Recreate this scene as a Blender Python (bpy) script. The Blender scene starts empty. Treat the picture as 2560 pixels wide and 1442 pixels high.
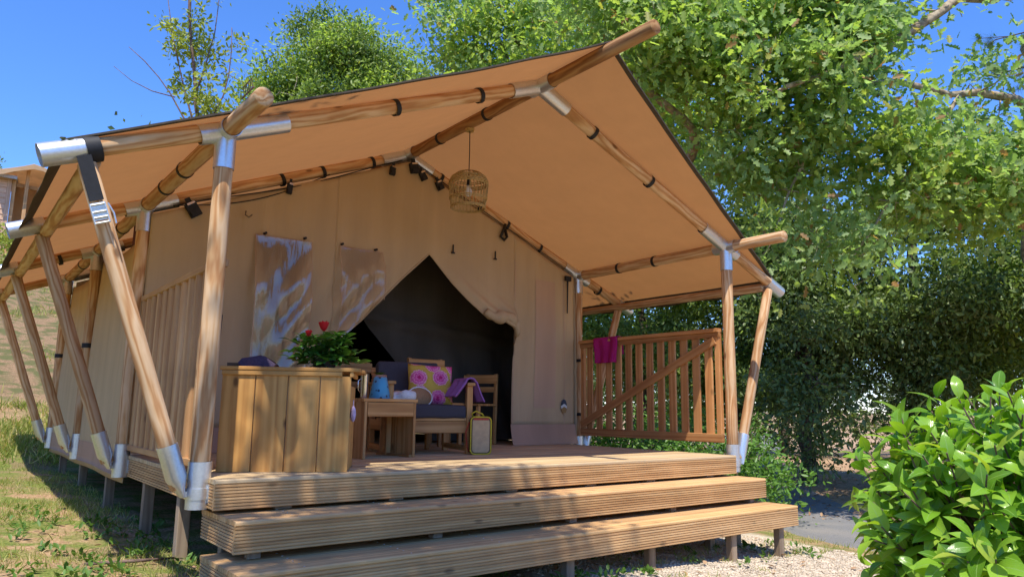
import bpy, bmesh, math, random
import numpy as np
from mathutils import Matrix, Vector

# ------------------------------------------------------------------ camera, sky, sun, exposure
SC = bpy.context.scene
COL = SC.collection
rad = math.radians

cam_data = bpy.data.cameras.new("camera")
cam_data.sensor_width = 36.0
cam_data.lens = 1832.079 / 2560 * 36
cam_data.clip_start = 0.05
cam_data.clip_end = 3000
cam = bpy.data.objects.new("camera", cam_data)
COL.objects.link(cam)
CR = Vector((0.78992532, -0.61307256, 0.0126501))
CU = Vector((-0.10856618, -0.11952103, 0.98687796))
CW = Vector((0.60351584, 0.78093326, 0.16097164))
cam.matrix_world = Matrix(((CR.x, CU.x, -CW.x, -3.727), (CR.y, CU.y, -CW.y, -4.479), (CR.z, CU.z, -CW.z, 0.413), (0, 0, 0, 1)))
SC.camera = cam

SUN_TRAVEL = Vector((0.30, 0.40, -1.0)).normalized()
elev = math.asin(-SUN_TRAVEL.z)
azim = math.atan2(-SUN_TRAVEL.x, -SUN_TRAVEL.y)      # clockwise from +Y
world = bpy.data.worlds.new("World")
SC.world = world
world.use_nodes = True
wn = world.node_tree
wn.nodes.clear()
sky = wn.nodes.new("ShaderNodeTexSky")
sky.sky_type = 'NISHITA'
sky.sun_disc = False
sky.sun_elevation = elev
sky.sun_rotation = azim
sky.altitude = 0
sky.air_density = 1.0
sky.dust_density = 0.0
sky.ozone_density = 8.0
bg = wn.nodes.new("ShaderNodeBackground")
bg.inputs['Strength'].default_value = 0.115
hs = wn.nodes.new("ShaderNodeHueSaturation")
hs.inputs['Saturation'].default_value = 1.12
wo = wn.nodes.new("ShaderNodeOutputWorld")
wn.links.new(sky.outputs[0], hs.inputs['Color'])
tint = wn.nodes.new("ShaderNodeMix")
tint.data_type = 'RGBA'
tint.blend_type = 'MULTIPLY'
tint.inputs[0].default_value = 1.0
tint.inputs[7].default_value = (0.92, 0.92, 1.12, 1)
wn.links.new(hs.outputs[0], tint.inputs[6])
wn.links.new(tint.outputs[2], bg.inputs['Color'])
wn.links.new(bg.outputs[0], wo.inputs['Surface'])

sun_data = bpy.data.lights.new("sun", 'SUN')
sun_data.energy = 2.9
sun_data.angle = rad(0.53)
sun_data.color = (1.0, 0.94, 0.84)
sun = bpy.data.objects.new("sun", sun_data)
sun.rotation_euler = SUN_TRAVEL.to_track_quat('-Z', 'Y').to_euler()
sun.location = (0, -20, 40)
COL.objects.link(sun)

SC.view_settings.view_transform = 'Standard'
SC.view_settings.look = 'None'
SC.view_settings.gamma = 1.0
SC.view_settings.exposure = 1.15
SC.render.engine = 'CYCLES'
SC.cycles.max_bounces = 8
SC.cycles.transparent_max_bounces = 8
SC.cycles.use_denoising = True

rng = np.random.default_rng(7)
random.seed(7)

# ------------------------------------------------------------------ materials
MATS = {}


def newmat(name):
    m = bpy.data.materials.new(name)
    m.use_nodes = True
    nt = m.node_tree
    nt.nodes.clear()
    out = nt.nodes.new("ShaderNodeOutputMaterial")
    MATS[name] = m
    return m, nt, out


def N(nt, typ, **kw):
    n = nt.nodes.new(typ)
    for k, v in kw.items():
        if k in n.inputs.keys():
            n.inputs[k].default_value = v
        else:
            setattr(n, k, v)
    return n


def ramp(nt, stops):
    r = nt.nodes.new("ShaderNodeValToRGB")
    e = r.color_ramp.elements
    while len(e) < len(stops):
        e.new(0.5)
    for el, (p, c) in zip(e, stops):
        el.position = p
        el.color = (*c, 1) if len(c) == 3 else c
    return r


def mixc(nt, fac, a, b, blend='MIX'):
    m = nt.nodes.new("ShaderNodeMix")
    m.data_type = 'RGBA'
    m.blend_type = blend
    for s, v in ((m.inputs[0], fac), (m.inputs[6], a), (m.inputs[7], b)):
        if isinstance(v, (int, float)):
            s.default_value = v
        elif isinstance(v, tuple):
            s.default_value = (*v, 1) if len(v) == 3 else v
        else:
            nt.links.new(v, s)
    return m.outputs[2]


def objcoord(nt, scale, jitter=40.0):
    tc = N(nt, "ShaderNodeTexCoord")
    oi = N(nt, "ShaderNodeObjectInfo")
    mul = N(nt, "ShaderNodeMath", operation='MULTIPLY')
    mul.inputs[1].default_value = jitter
    nt.links.new(oi.outputs['Random'], mul.inputs[0])
    add = N(nt, "ShaderNodeVectorMath", operation='ADD')
    nt.links.new(tc.outputs['Object'], add.inputs[0])
    nt.links.new(mul.outputs[0], add.inputs[1])
    mp = N(nt, "ShaderNodeMapping")
    mp.inputs['Scale'].default_value = scale
    nt.links.new(add.outputs[0], mp.inputs['Vector'])
    return mp.outputs[0], oi


def wood(name, dark, mid, light, axis='X', rough=0.6, across=1.0, knots=0.6, grey=0.0, gloss=0.3, ww=0.42, along=0.055):
    """timber whose grain runs along the local axis of the piece"""
    m, nt, out = newmat(name)
    a = along
    sc = {'X': (a, 1, 1), 'Z': (1, 1, a)}[axis]
    v, oi = objcoord(nt, tuple(s * across for s in sc))
    n0 = N(nt, "ShaderNodeTexNoise", Scale=3.0, Detail=2.0)
    nt.links.new(v, n0.inputs['Vector'])
    dv = N(nt, "ShaderNodeVectorMath", operation='MULTIPLY_ADD')
    dv.inputs[1].default_value = (0.25, 0.25, 0.25)
    nt.links.new(n0.outputs['Color'], dv.inputs[0])
    nt.links.new(v, dv.inputs[2])
    wv = N(nt, "ShaderNodeTexWave", Scale=4.5, Distortion=9.0, Detail=3.0)
    wv.wave_type = 'BANDS'
    wv.bands_direction = 'Y'
    wv.inputs['Detail Scale'].default_value = 1.6
    nt.links.new(dv.outputs[0], wv.inputs['Vector'])
    fine = N(nt, "ShaderNodeTexNoise", Scale=34.0, Detail=5.0)
    nt.links.new(v, fine.inputs['Vector'])
    mm = N(nt, "ShaderNodeMath", operation='MULTIPLY_ADD')
    mm.inputs[1].default_value = ww
    nt.links.new(wv.outputs['Fac'], mm.inputs[0])
    m2 = N(nt, "ShaderNodeMath", operation='MULTIPLY')
    m2.inputs[1].default_value = 1.04 - ww
    nt.links.new(fine.outputs['Fac'], m2.inputs[0])
    nt.links.new(m2.outputs[0], mm.inputs[2])
    rp = ramp(nt, [(0.15, dark), (0.48, mid), (0.85, light)])
    nt.links.new(mm.outputs[0], rp.inputs[0])
    col = rp.outputs[0]
    # knots
    vk, _ = objcoord(nt, tuple((3.2 if s == 1 else 1.5) for s in sc), 91.0)
    vo = N(nt, "ShaderNodeTexVoronoi", Scale=1.6)
    nt.links.new(vk, vo.inputs['Vector'])
    kr = ramp(nt, [(0.05, (1, 1, 1)), (0.11, (0, 0, 0))])
    nt.links.new(vo.outputs['Distance'], kr.inputs[0])
    km = N(nt, "ShaderNodeMath", operation='MULTIPLY')
    km.inputs[1].default_value = knots
    nt.links.new(kr.outputs[0], km.inputs[0])
    col = mixc(nt, km.outputs[0], col, tuple(c * 0.35 for c in dark))
    # broad tone, weathering and piece-to-piece change
    bn = N(nt, "ShaderNodeTexNoise", Scale=2.2, Detail=3.0)
    tc = N(nt, "ShaderNodeTexCoord")
    nt.links.new(tc.outputs['Object'], bn.inputs['Vector'])
    br = ramp(nt, [(0.3, (0.78, 0.76, 0.74)), (0.7, (1.1, 1.1, 1.1))])
    nt.links.new(bn.outputs['Fac'], br.inputs[0])
    col = mixc(nt, 0.8, col, br.outputs[0], 'MULTIPLY')
    if grey > 0:
        gn = N(nt, "ShaderNodeTexNoise", Scale=1.3, Detail=5.0)
        nt.links.new(v, gn.inputs['Vector'])
        gr = ramp(nt, [(0.4, (0, 0, 0)), (0.7, (grey, grey, grey))])
        nt.links.new(gn.outputs['Fac'], gr.inputs[0])
        col = mixc(nt, gr.outputs[0], col, (0.34, 0.30, 0.25))
    hv = N(nt, "ShaderNodeHueSaturation")
    vr = N(nt, "ShaderNodeMapRange")
    vr.inputs['To Min'].default_value = 0.82
    vr.inputs['To Max'].default_value = 1.14
    nt.links.new(oi.outputs['Random'], vr.inputs['Value'])
    nt.links.new(vr.outputs[0], hv.inputs['Value'])
    nt.links.new(col, hv.inputs['Color'])
    bsdf = N(nt, "ShaderNodeBsdfPrincipled", Roughness=rough)
    bsdf.inputs['Specular IOR Level'].default_value = gloss
    nt.links.new(hv.outputs[0], bsdf.inputs['Base Color'])
    bp = N(nt, "ShaderNodeBump", Strength=0.25, Distance=0.004)
    nt.links.new(mm.outputs[0], bp.inputs['Height'])
    nt.links.new(bp.outputs[0], bsdf.inputs['Normal'])
    nt.links.new(bsdf.outputs[0], out.inputs[0])
    return m


def plain(name, col, rough=0.6, metal=0.0, spec=0.4, var=0.12, scale=30.0, bump=0.1, col2=None, trans=0.0):
    m, nt, out = newmat(name)
    v, oi = objcoord(nt, (1, 1, 1))
    n = N(nt, "ShaderNodeTexNoise", Scale=scale, Detail=4.0)
    nt.links.new(v, n.inputs['Vector'])
    c2 = col2 or tuple(c * (1 - var * 2) for c in col)
    rp = ramp(nt, [(0.35, c2), (0.65, col)])
    nt.links.new(n.outputs['Fac'], rp.inputs[0])
    b = N(nt, "ShaderNodeBsdfPrincipled", Roughness=rough, Metallic=metal)
    b.inputs['Specular IOR Level'].default_value = spec
    nt.links.new(rp.outputs[0], b.inputs['Base Color'])
    if bump:
        bp = N(nt, "ShaderNodeBump", Strength=bump, Distance=0.01)
        nt.links.new(n.outputs['Fac'], bp.inputs['Height'])
        nt.links.new(bp.outputs[0], b.inputs['Normal'])
    if trans:
        t = N(nt, "ShaderNodeBsdfTranslucent")
        nt.links.new(rp.outputs[0], t.inputs['Color'])
        mx = N(nt, "ShaderNodeMixShader")
        mx.inputs[0].default_value = trans
        nt.links.new(b.outputs[0], mx.inputs[1])
        nt.links.new(t.outputs[0], mx.inputs[2])
        nt.links.new(mx.outputs[0], out.inputs[0])
    else:
        nt.links.new(b.outputs[0], out.inputs[0])
    return m


def canvas(name, col, trans, tcol=None, wrinkle=0.5, streak=0.25):
    m, nt, out = newmat(name)
    tc = N(nt, "ShaderNodeTexCoord")
    n1 = N(nt, "ShaderNodeTexNoise", Scale=1.4, Detail=5.0)
    n2 = N(nt, "ShaderNodeTexNoise", Scale=420.0, Detail=1.0)
    for n in (n1, n2):
        nt.links.new(tc.outputs['Object'], n.inputs['Vector'])
    mp = N(nt, "ShaderNodeMapping")
    mp.inputs['Scale'].default_value = (3.0, 3.0, 0.35)
    nt.links.new(tc.outputs['Object'], mp.inputs['Vector'])
    n3 = N(nt, "ShaderNodeTexNoise", Scale=1.6, Detail=4.0)
    nt.links.new(mp.outputs[0], n3.inputs['Vector'])
    r1 = ramp(nt, [(0.3, tuple(c * (1 - streak) for c in col)), (0.7, col)])
    nt.links.new(n1.outputs['Fac'], r1.inputs[0])
    r3 = ramp(nt, [(0.3, (0.9, 0.9, 0.9)), (0.7, (1.05, 1.05, 1.05))])
    nt.links.new(n3.outputs['Fac'], r3.inputs[0])
    c = mixc(nt, 1.0, r1.outputs[0], r3.outputs[0], 'MULTIPLY')
    b = N(nt, "ShaderNodeBsdfPrincipled", Roughness=0.85)
    b.inputs['Specular IOR Level'].default_value = 0.15
    nt.links.new(c, b.inputs['Base Color'])
    bp = N(nt, "ShaderNodeBump", Strength=0.18, Distance=0.0012)
    nt.links.new(n2.outputs['Fac'], bp.inputs['Height'])
    bp2 = N(nt, "ShaderNodeBump", Strength=wrinkle, Distance=0.03)
    nt.links.new(n3.outputs['Fac'], bp2.inputs['Height'])
    nt.links.new(bp.outputs[0], bp2.inputs['Normal'])
    nt.links.new(bp2.outputs[0], b.inputs['Normal'])
    if trans > 0:
        t = N(nt, "ShaderNodeBsdfTranslucent")
        t.inputs['Color'].default_value = (*(tcol or col), 1)
        mx = N(nt, "ShaderNodeMixShader")
        mx.inputs[0].default_value = trans
        nt.links.new(b.outputs[0], mx.inputs[1])
        nt.links.new(t.outputs[0], mx.inputs[2])
        nt.links.new(mx.outputs[0], out.inputs[0])
    else:
        nt.links.new(b.outputs[0], out.inputs[0])
    return m


def leafmat(name, c1, c2, c3=None, trans=0.35, rough=0.45, tcol=None, spec=0.4, frac3=0.06):
    m, nt, out = newmat(name)
    g = N(nt, "ShaderNodeNewGeometry")
    stops = [(0.0, c1), (0.9 - frac3, c2)]
    if c3:
        stops += [(0.985 - frac3, c2), (1.0 - frac3 * 0.6, c3)]
    rp = ramp(nt, stops)
    nt.links.new(g.outputs['Random Per Island'], rp.inputs[0])
    b = N(nt, "ShaderNodeBsdfPrincipled", Roughness=rough)
    b.inputs['Specular IOR Level'].default_value = spec
    nt.links.new(rp.outputs[0], b.inputs['Base Color'])
    t = N(nt, "ShaderNodeBsdfTranslucent")
    tm = mixc(nt, 1.0, rp.outputs[0], tcol or (1.5, 1.55, 0.6), 'MULTIPLY')
    nt.links.new(tm, t.inputs['Color'])
    mx = N(nt, "ShaderNodeMixShader")
    mx.inputs[0].default_value = trans
    nt.links.new(b.outputs[0], mx.inputs[1])
    nt.links.new(t.outputs[0], mx.inputs[2])
    nt.links.new(mx.outputs[0], out.inputs[0])
    return m


pole_mat = wood('pole_pine', (0.46, 0.22, 0.09), (0.60, 0.355, 0.17), (0.70, 0.48, 0.28), 'Z', across=1.7, knots=0.85, ww=0.62, along=0.13, rough=0.75, gloss=0.15)
pole_dark = wood('pole_stained', (0.22, 0.10, 0.04), (0.34, 0.17, 0.07), (0.44, 0.25, 0.11), 'Z', across=1.5, knots=0.7, ww=0.6, along=0.12, rough=0.75, gloss=0.15)
deck_mat = wood('deck_timber', (0.42, 0.27, 0.125), (0.57, 0.40, 0.20), (0.66, 0.48, 0.26), 'X', rough=0.7, knots=0.5, grey=0.3)
step_mat = wood('step_timber', (0.42, 0.22, 0.085), (0.59, 0.345, 0.14), (0.68, 0.43, 0.195), 'X', rough=0.75, knots=0.7, grey=0.18)
leg_mat = wood('support_timber', (0.20, 0.13, 0.08), (0.30, 0.21, 0.13), (0.38, 0.28, 0.18), 'X', rough=0.8, knots=0.3, grey=0.6)
rail_mat = wood('railing_timber', (0.42, 0.215, 0.085), (0.54, 0.30, 0.13), (0.62, 0.38, 0.18), 'X', knots=0.6)
gate_mat = wood('gate_timber', (0.34, 0.14, 0.045), (0.46, 0.21, 0.075), (0.54, 0.28, 0.11), 'X', knots=0.5)
cab_mat = wood('cabinet_timber', (0.36, 0.16, 0.042), (0.50, 0.255, 0.07), (0.60, 0.33, 0.105), 'X', knots=0.95, ww=0.32)
furn_mat = wood('furniture_timber', (0.36, 0.16, 0.05), (0.50, 0.25, 0.08), (0.60, 0.33, 0.125), 'X', knots=0.7)
clad_mat = wood('cladding_timber', (0.54, 0.31, 0.19), (0.68, 0.43, 0.28), (0.76, 0.51, 0.35), 'X', knots=0.3)
roof_mat = canvas('roof_canvas', (0.43, 0.225, 0.095), 0.28, (0.50, 0.225, 0.08), 0.25, 0.10)
wall_mat = canvas('wall_canvas', (0.56, 0.405, 0.23), 0.06, None, 0.8, 0.10)
mud_mat = canvas('mudwall_vinyl', (0.46, 0.29, 0.19), 0.0, None, 0.3, 0.10)
patch_mat = canvas('patch_canvas', (0.54, 0.36, 0.23), 0.05, None, 0.2, 0.05)
hem_mat = plain('hem_webbing', (0.085, 0.065, 0.045), 0.8)
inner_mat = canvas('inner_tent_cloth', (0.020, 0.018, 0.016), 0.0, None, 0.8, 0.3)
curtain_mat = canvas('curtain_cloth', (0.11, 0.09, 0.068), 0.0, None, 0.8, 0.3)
burg_mat = plain('burgundy_cloth', (0.10, 0.015, 0.02), 0.8)
galv_mat = plain('galvanised_steel', (0.70, 0.72, 0.74), 0.36, 0.8, 0.5, 0.05, 70.0, 0.02)
chrome_mat = plain('bright_steel', (0.75, 0.75, 0.74), 0.22, 1.0, 0.5, 0.05, 20.0, 0.0)
black_mat = plain('black_webbing', (0.018, 0.018, 0.02), 0.65)
cable_mat = plain('black_cable', (0.012, 0.011, 0.01), 0.5)
rattan_mat = plain('rattan', (0.55, 0.37, 0.14), 0.55, 0, 0.3, 0.2, 60)
bulb_mat = plain('frosted_bulb', (0.75, 0.72, 0.66), 0.25, 0, 0.5, 0.02, 5, 0.0)
grey_fabric = plain('charcoal_fabric', (0.075, 0.068, 0.078), 0.95, 0, 0.1, 0.15, 260, 0.3)
purple_fab = plain('purple_fleece', (0.30, 0.13, 0.36), 0.95, 0, 0.1, 0.12, 150, 0.3)
magenta_fab = plain('magenta_terry', (0.46, 0.025, 0.18), 0.97, 0, 0.05, 0.15, 220, 0.5)
navy_fab = plain('slate_purple_cloth', (0.085, 0.065, 0.11), 0.9, 0, 0.1, 0.15, 120, 0.3)
white_fab = plain('white_cotton', (0.72, 0.70, 0.68), 0.9, 0, 0.1, 0.06, 60, 0.2)
straw_fab = plain('straw_weave', (0.42, 0.24, 0.12), 0.9, 0, 0.1, 0.2, 200, 0.4)
lilac_mat = plain('lilac_cloth', (0.55, 0.42, 0.62), 0.8)
cream_mat = plain('cream_vinyl', (0.55, 0.37, 0.19), 0.5, 0, 0.3, 0.08, 20)
yellow_mat = plain('yellow_piping', (0.62, 0.46, 0.02), 0.5)
redtrim_mat = plain('red_trim', (0.45, 0.06, 0.03), 0.6)
browncloth = plain('brown_leatherette', (0.12, 0.07, 0.035), 0.5)
terra_mat = plain('terracotta', (0.42, 0.20, 0.10), 0.8)
pot_dark = plain('dark_pot', (0.05, 0.045, 0.05), 0.6)
flower_mat = plain('red_petal', (0.62, 0.012, 0.02), 0.55, 0, 0.3, 0.15, 40, 0.1, trans=0.2)
bark_oak = plain('oak_bark', (0.44, 0.36, 0.26), 0.95, 0, 0.1, 0.3, 14, 0.9, (0.20, 0.155, 0.11))
bark_dark = plain('holm_bark', (0.14, 0.11, 0.085), 0.95, 0, 0.1, 0.3, 14, 0.9, (0.06, 0.05, 0.04))
twig_mat = plain('young_bark', (0.22, 0.15, 0.12), 0.9, 0, 0.1, 0.25, 20, 0.4)
stone_mat = plain('gravel_stone', (0.66, 0.54, 0.39), 0.95, 0, 0.1, 0.2, 9, 0.2)
metal_roof = plain('roof_sheet', (0.48, 0.46, 0.45), 0.5, 0.3)
cream_canvas = plain('cream_canvas', (0.72, 0.50, 0.30), 0.9, 0, 0.1, 0.08, 3, 0.1, trans=0.45)
orange_mat = plain('orange_plastic', (0.7, 0.12, 0.02), 0.5)

leaf_oak = leafmat('oak_leaf', (0.18, 0.28, 0.085), (0.31, 0.42, 0.16), (0.34, 0.19, 0.07), 0.50, 0.5, (1.6, 1.75, 1.0), frac3=0.05)
leaf_oakb = leafmat('oak_leaf_light', (0.22, 0.31, 0.065), (0.37, 0.46, 0.12), (0.34, 0.34, 0.08), 0.50, 0.5, (1.6, 1.75, 0.85))
leaf_holm = leafmat('holm_leaf', (0.05, 0.088, 0.025), (0.155, 0.22, 0.065), None, 0.22, 0.42)
leaf_holm2 = leafmat('holm_leaf_fresh', (0.08, 0.14, 0.028), (0.19, 0.27, 0.065), None, 0.36, 0.45)
leaf_shrub = leafmat('shrub_leaf', (0.07, 0.16, 0.025), (0.15, 0.30, 0.045), None, 0.35, 0.4)
leaf_sap = leafmat('sapling_leaf', (0.20, 0.26, 0.045), (0.36, 0.40, 0.08), None, 0.4, 0.5)
leaf_plant = leafmat('potplant_leaf', (0.030, 0.10, 0.015), (0.075, 0.19, 0.03), None, 0.2, 0.3)
grass_mat = leafmat('grass_blade', (0.16, 0.24, 0.04), (0.36, 0.38, 0.10), (0.58, 0.46, 0.22), 0.35, 0.6, frac3=0.25)
weed_mat = leafmat('weed_leaf', (0.06, 0.14, 0.02), (0.13, 0.24, 0.04), None, 0.3, 0.5)
needle_mat = leafmat('pine_needle', (0.03, 0.06, 0.025), (0.06, 0.10, 0.04), None, 0.1, 0.5)


def laurel_mat():
    m, nt, out = newmat('laurel_leaf')
    oi = N(nt, "ShaderNodeObjectInfo")
    g = N(nt, "ShaderNodeNewGeometry")
    ad = N(nt, "ShaderNodeMath", operation='ADD')
    nt.links.new(oi.outputs['Random'], ad.inputs[0])
    nt.links.new(g.outputs['Random Per Island'], ad.inputs[1])
    fr = N(nt, "ShaderNodeMath", operation='FRACT')
    nt.links.new(ad.outputs[0], fr.inputs[0])
    rp = ramp(nt, [(0.0, (0.09, 0.21, 0.016)), (0.4, (0.19, 0.37, 0.032)), (0.9, (0.31, 0.50, 0.055)), (1.0, (0.38, 0.46, 0.07))])
    nt.links.new(fr.outputs[0], rp.inputs[0])
    tc = N(nt, "ShaderNodeTexCoord")
    uv = N(nt, "ShaderNodeUVMap")
    sx = N(nt, "ShaderNodeSeparateXYZ")
    nt.links.new(uv.outputs[0], sx.inputs[0])
    # pale midrib and faint side veins, from the leaf's own UV
    ab = N(nt, "ShaderNodeMath", operation='ABSOLUTE')
    nt.links.new(sx.outputs['Y'], ab.inputs[0])
    mr = ramp(nt, [(0.03, (1, 1, 1)), (0.09, (0, 0, 0))])
    nt.links.new(ab.outputs[0], mr.inputs[0])
    col = mixc(nt, mr.outputs[0], rp.outputs[0], (0.24, 0.40, 0.09))
    vm = N(nt, "ShaderNodeMath", operation='MULTIPLY_ADD')
    vm.inputs[1].default_value = -0.45
    nt.links.new(ab.outputs[0], vm.inputs[0])
    nt.links.new(sx.outputs['X'], vm.inputs[2])
    sn = N(nt, "ShaderNodeMath", operation='MULTIPLY')
    sn.inputs[1].default_value = 60.0
    nt.links.new(vm.outputs[0], sn.inputs[0])
    sn2 = N(nt, "ShaderNodeMath", operation='SINE')
    nt.links.new(sn.outputs[0], sn2.inputs[0])
    bp = N(nt, "ShaderNodeBump", Strength=0.12, Distance=0.002)
    nt.links.new(sn2.outputs[0], bp.inputs['Height'])
    b = N(nt, "ShaderNodeBsdfPrincipled", Roughness=0.24)
    b.inputs['Specular IOR Level'].default_value = 0.5
    nt.links.new(col, b.inputs['Base Color'])
    nt.links.new(bp.outputs[0], b.inputs['Normal'])
    t = N(nt, "ShaderNodeBsdfTranslucent")
    tm = mixc(nt, 1.0, col, (1.6, 1.6, 0.5), 'MULTIPLY')
    nt.links.new(tm, t.inputs['Color'])
    mx = N(nt, "ShaderNodeMixShader")
    mx.inputs[0].default_value = 0.36
    nt.links.new(b.outputs[0], mx.inputs[1])
    nt.links.new(t.outputs[0], mx.inputs[2])
    nt.links.new(mx.outputs[0], out.inputs[0])
    return m


leaf_laurel = laurel_mat()


def window_mat(name='clear_vinyl', mult=0.75):
    m, nt, out = newmat(name)
    tc = N(nt, "ShaderNodeTexCoord")
    mp = N(nt, "ShaderNodeMapping")
    mp.inputs['Scale'].default_value = (9.0, 1.0, 1.0)
    nt.links.new(tc.outputs['Object'], mp.inputs['Vector'])
    n = N(nt, "ShaderNodeTexNoise", Scale=1.7, Detail=3.0, Distortion=0.8)
    nt.links.new(mp.outputs[0], n.inputs['Vector'])
    bp = N(nt, "ShaderNodeBump", Strength=0.75, Distance=0.03)
    nt.links.new(n.outputs['Fac'], bp.inputs['Height'])
    gl = N(nt, "ShaderNodeBsdfGlossy", Roughness=0.06)
    gl.inputs['Color'].default_value = (1.0, 0.88, 0.84, 1)
    nt.links.new(bp.outputs[0], gl.inputs['Normal'])
    tr = N(nt, "ShaderNodeBsdfTransparent")
    tr.inputs['Color'].default_value = (0.97, 0.97, 0.98, 1)
    fr = N(nt, "ShaderNodeFresnel", IOR=1.75)
    nt.links.new(bp.outputs[0], fr.inputs['Normal'])
    ad = N(nt, "ShaderNodeMath", operation='MULTIPLY_ADD')
    ad.inputs[1].default_value = mult
    ad.inputs[2].default_value = 0.02
    ad.use_clamp = True
    nt.links.new(fr.outputs[0], ad.inputs[0])
    mx = N(nt, "ShaderNodeMixShader")
    nt.links.new(ad.outputs[0], mx.inputs[0])
    nt.links.new(tr.outputs[0], mx.inputs[1])
    nt.links.new(gl.outputs[0], mx.inputs[2])
    nt.links.new(mx.outputs[0], out.inputs[0])
    return m


vinyl_mat = window_mat('clear_vinyl', 1.1)
vinyl_mat2 = window_mat('clear_vinyl_dull', 0.65)


def floral_mat():
    m, nt, out = newmat('floral_print')
    tc = N(nt, "ShaderNodeTexCoord")
    vo = N(nt, "ShaderNodeTexVoronoi", Scale=6.0, voronoi_dimensions='2D')
    vo.inputs['Randomness'].default_value = 0.55
    mp = N(nt, "ShaderNodeMapping")
    mp.inputs['Scale'].default_value = (1, 0.0, 1)
    nt.links.new(tc.outputs['Object'], mp.inputs['Vector'])
    nt.links.new(mp.outputs[0], vo.inputs['Vector'])
    nz = N(nt, "ShaderNodeTexNoise", Scale=60.0, Detail=2.0)
    nt.links.new(mp.outputs[0], nz.inputs['Vector'])
    ma = N(nt, "ShaderNodeMath", operation='MULTIPLY_ADD')
    ma.inputs[1].default_value = 0.30
    nt.links.new(nz.outputs['Fac'], ma.inputs[0])
    nt.links.new(vo.outputs['Distance'], ma.inputs[2])
    rp = ramp(nt, [(0.22, (0.45, 0.02, 0.13)), (0.30, (0.72, 0.16, 0.36)), (0.37, (0.52, 0.04, 0.20)), (0.45, (0.76, 0.28, 0.44)), (0.52, (0.56, 0.06, 0.22)), (0.58, (0.76, 0.38, 0.46)), (0.63, (0.50, 0.33, 0.05)), (0.75, (0.56, 0.38, 0.07))])
    nt.links.new(ma.outputs[0], rp.inputs[0])
    b = N(nt, "ShaderNodeBsdfPrincipled", Roughness=0.9)
    b.inputs['Specular IOR Level'].default_value = 0.1
    nt.links.new(rp.outputs[0], b.inputs['Base Color'])
    nt.links.new(b.outputs[0], out.inputs[0])
    return m


floral = floral_mat()


def lantern_mat():
    m, nt, out = newmat('blue_dotted_enamel')
    tc = N(nt, "ShaderNodeTexCoord")
    vo = N(nt, "ShaderNodeTexVoronoi", Scale=24.0)
    nt.links.new(tc.outputs['Object'], vo.inputs['Vector'])
    rp = ramp(nt, [(0.22, (0.012, 0.035, 0.06)), (0.30, (0.07, 0.30, 0.46))])
    nt.links.new(vo.outputs['Distance'], rp.inputs[0])
    b = N(nt, "ShaderNodeBsdfPrincipled", Roughness=0.3)
    nt.links.new(rp.outputs[0], b.inputs['Base Color'])
    nt.links.new(b.outputs[0], out.inputs[0])
    return m


blue_mat = lantern_mat()


def emblem_mat():
    m, nt, out = newmat('emblem_print')
    tc = N(nt, "ShaderNodeTexCoord")
    sx = N(nt, "ShaderNodeSeparateXYZ")
    nt.links.new(tc.outputs['Object'], sx.inputs[0])
    ab = N(nt, "ShaderNodeMath", operation='ABSOLUTE')
    nt.links.new(sx.outputs['X'], ab.inputs[0])
    ma = N(nt, "ShaderNodeMath", operation='MULTIPLY_ADD')
    ma.inputs[1].default_value = 0.55
    nt.links.new(ab.outputs[0], ma.inputs[0])
    nt.links.new(sx.outputs['Z'], ma.inputs[2])
    mr = N(nt, "ShaderNodeMapRange")
    mr.inputs['From Min'].default_value = -0.09
    mr.inputs['From Max'].default_value = 0.09
    nt.links.new(ma.outputs[0], mr.inputs['Value'])
    rp = ramp(nt, [(0.0, (0.45, 0.33, 0.20)), (0.10, (0.30, 0.18, 0.06)), (0.46, (0.30, 0.18, 0.06)), (0.5, (0.62, 0.62, 0.58)), (0.64, (0.62, 0.62, 0.58)), (0.68, (0.035, 0.05, 0.075)), (0.96, (0.05, 0.07, 0.09)), (0.99, (0.40, 0.36, 0.26))])
    rp.color_ramp.interpolation = 'CONSTANT'
    nt.links.new(mr.outputs[0], rp.inputs[0])
    b = N(nt, "ShaderNodeBsdfPrincipled", Roughness=0.5)
    nt.links.new(rp.outputs[0], b.inputs['Base Color'])
    nt.links.new(b.outputs[0], out.inputs[0])
    return m


emb_mat = emblem_mat()

# ------------------------------------------------------------------ object helpers
MW = {}
ID = Matrix.Identity(4)


def tag(o, label=None, cat=None, group=None, kind=None):
    if label:
        o['label'] = label
    if cat:
        o['category'] = cat
    if group:
        o['group'] = group
    if kind:
        o['kind'] = kind
    return o


def thing(name, label, cat, loc=(0, 0, 0), rz=0.0, group=None):
    o = bpy.data.objects.new(name, None)
    o.empty_display_size = 0.1
    COL.objects.link(o)
    M = Matrix.Translation(Vector(loc)) @ Matrix.Rotation(rz, 4, 'Z')
    o.matrix_basis = M
    MW[o] = M
    return tag(o, label, cat, group)


def obj(name, me, mat=None, parent=None, M=ID):
    """link mesh as an object whose world matrix is M"""
    o = bpy.data.objects.new(name, me)
    COL.objects.link(o)
    if mat is not None and not me.materials:
        me.materials.append(mat)
    if parent is not None:
        o.parent = parent
        o.matrix_basis = MW[parent].inverted() @ M
    else:
        o.matrix_basis = M
    MW[o] = M
    return o


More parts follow.
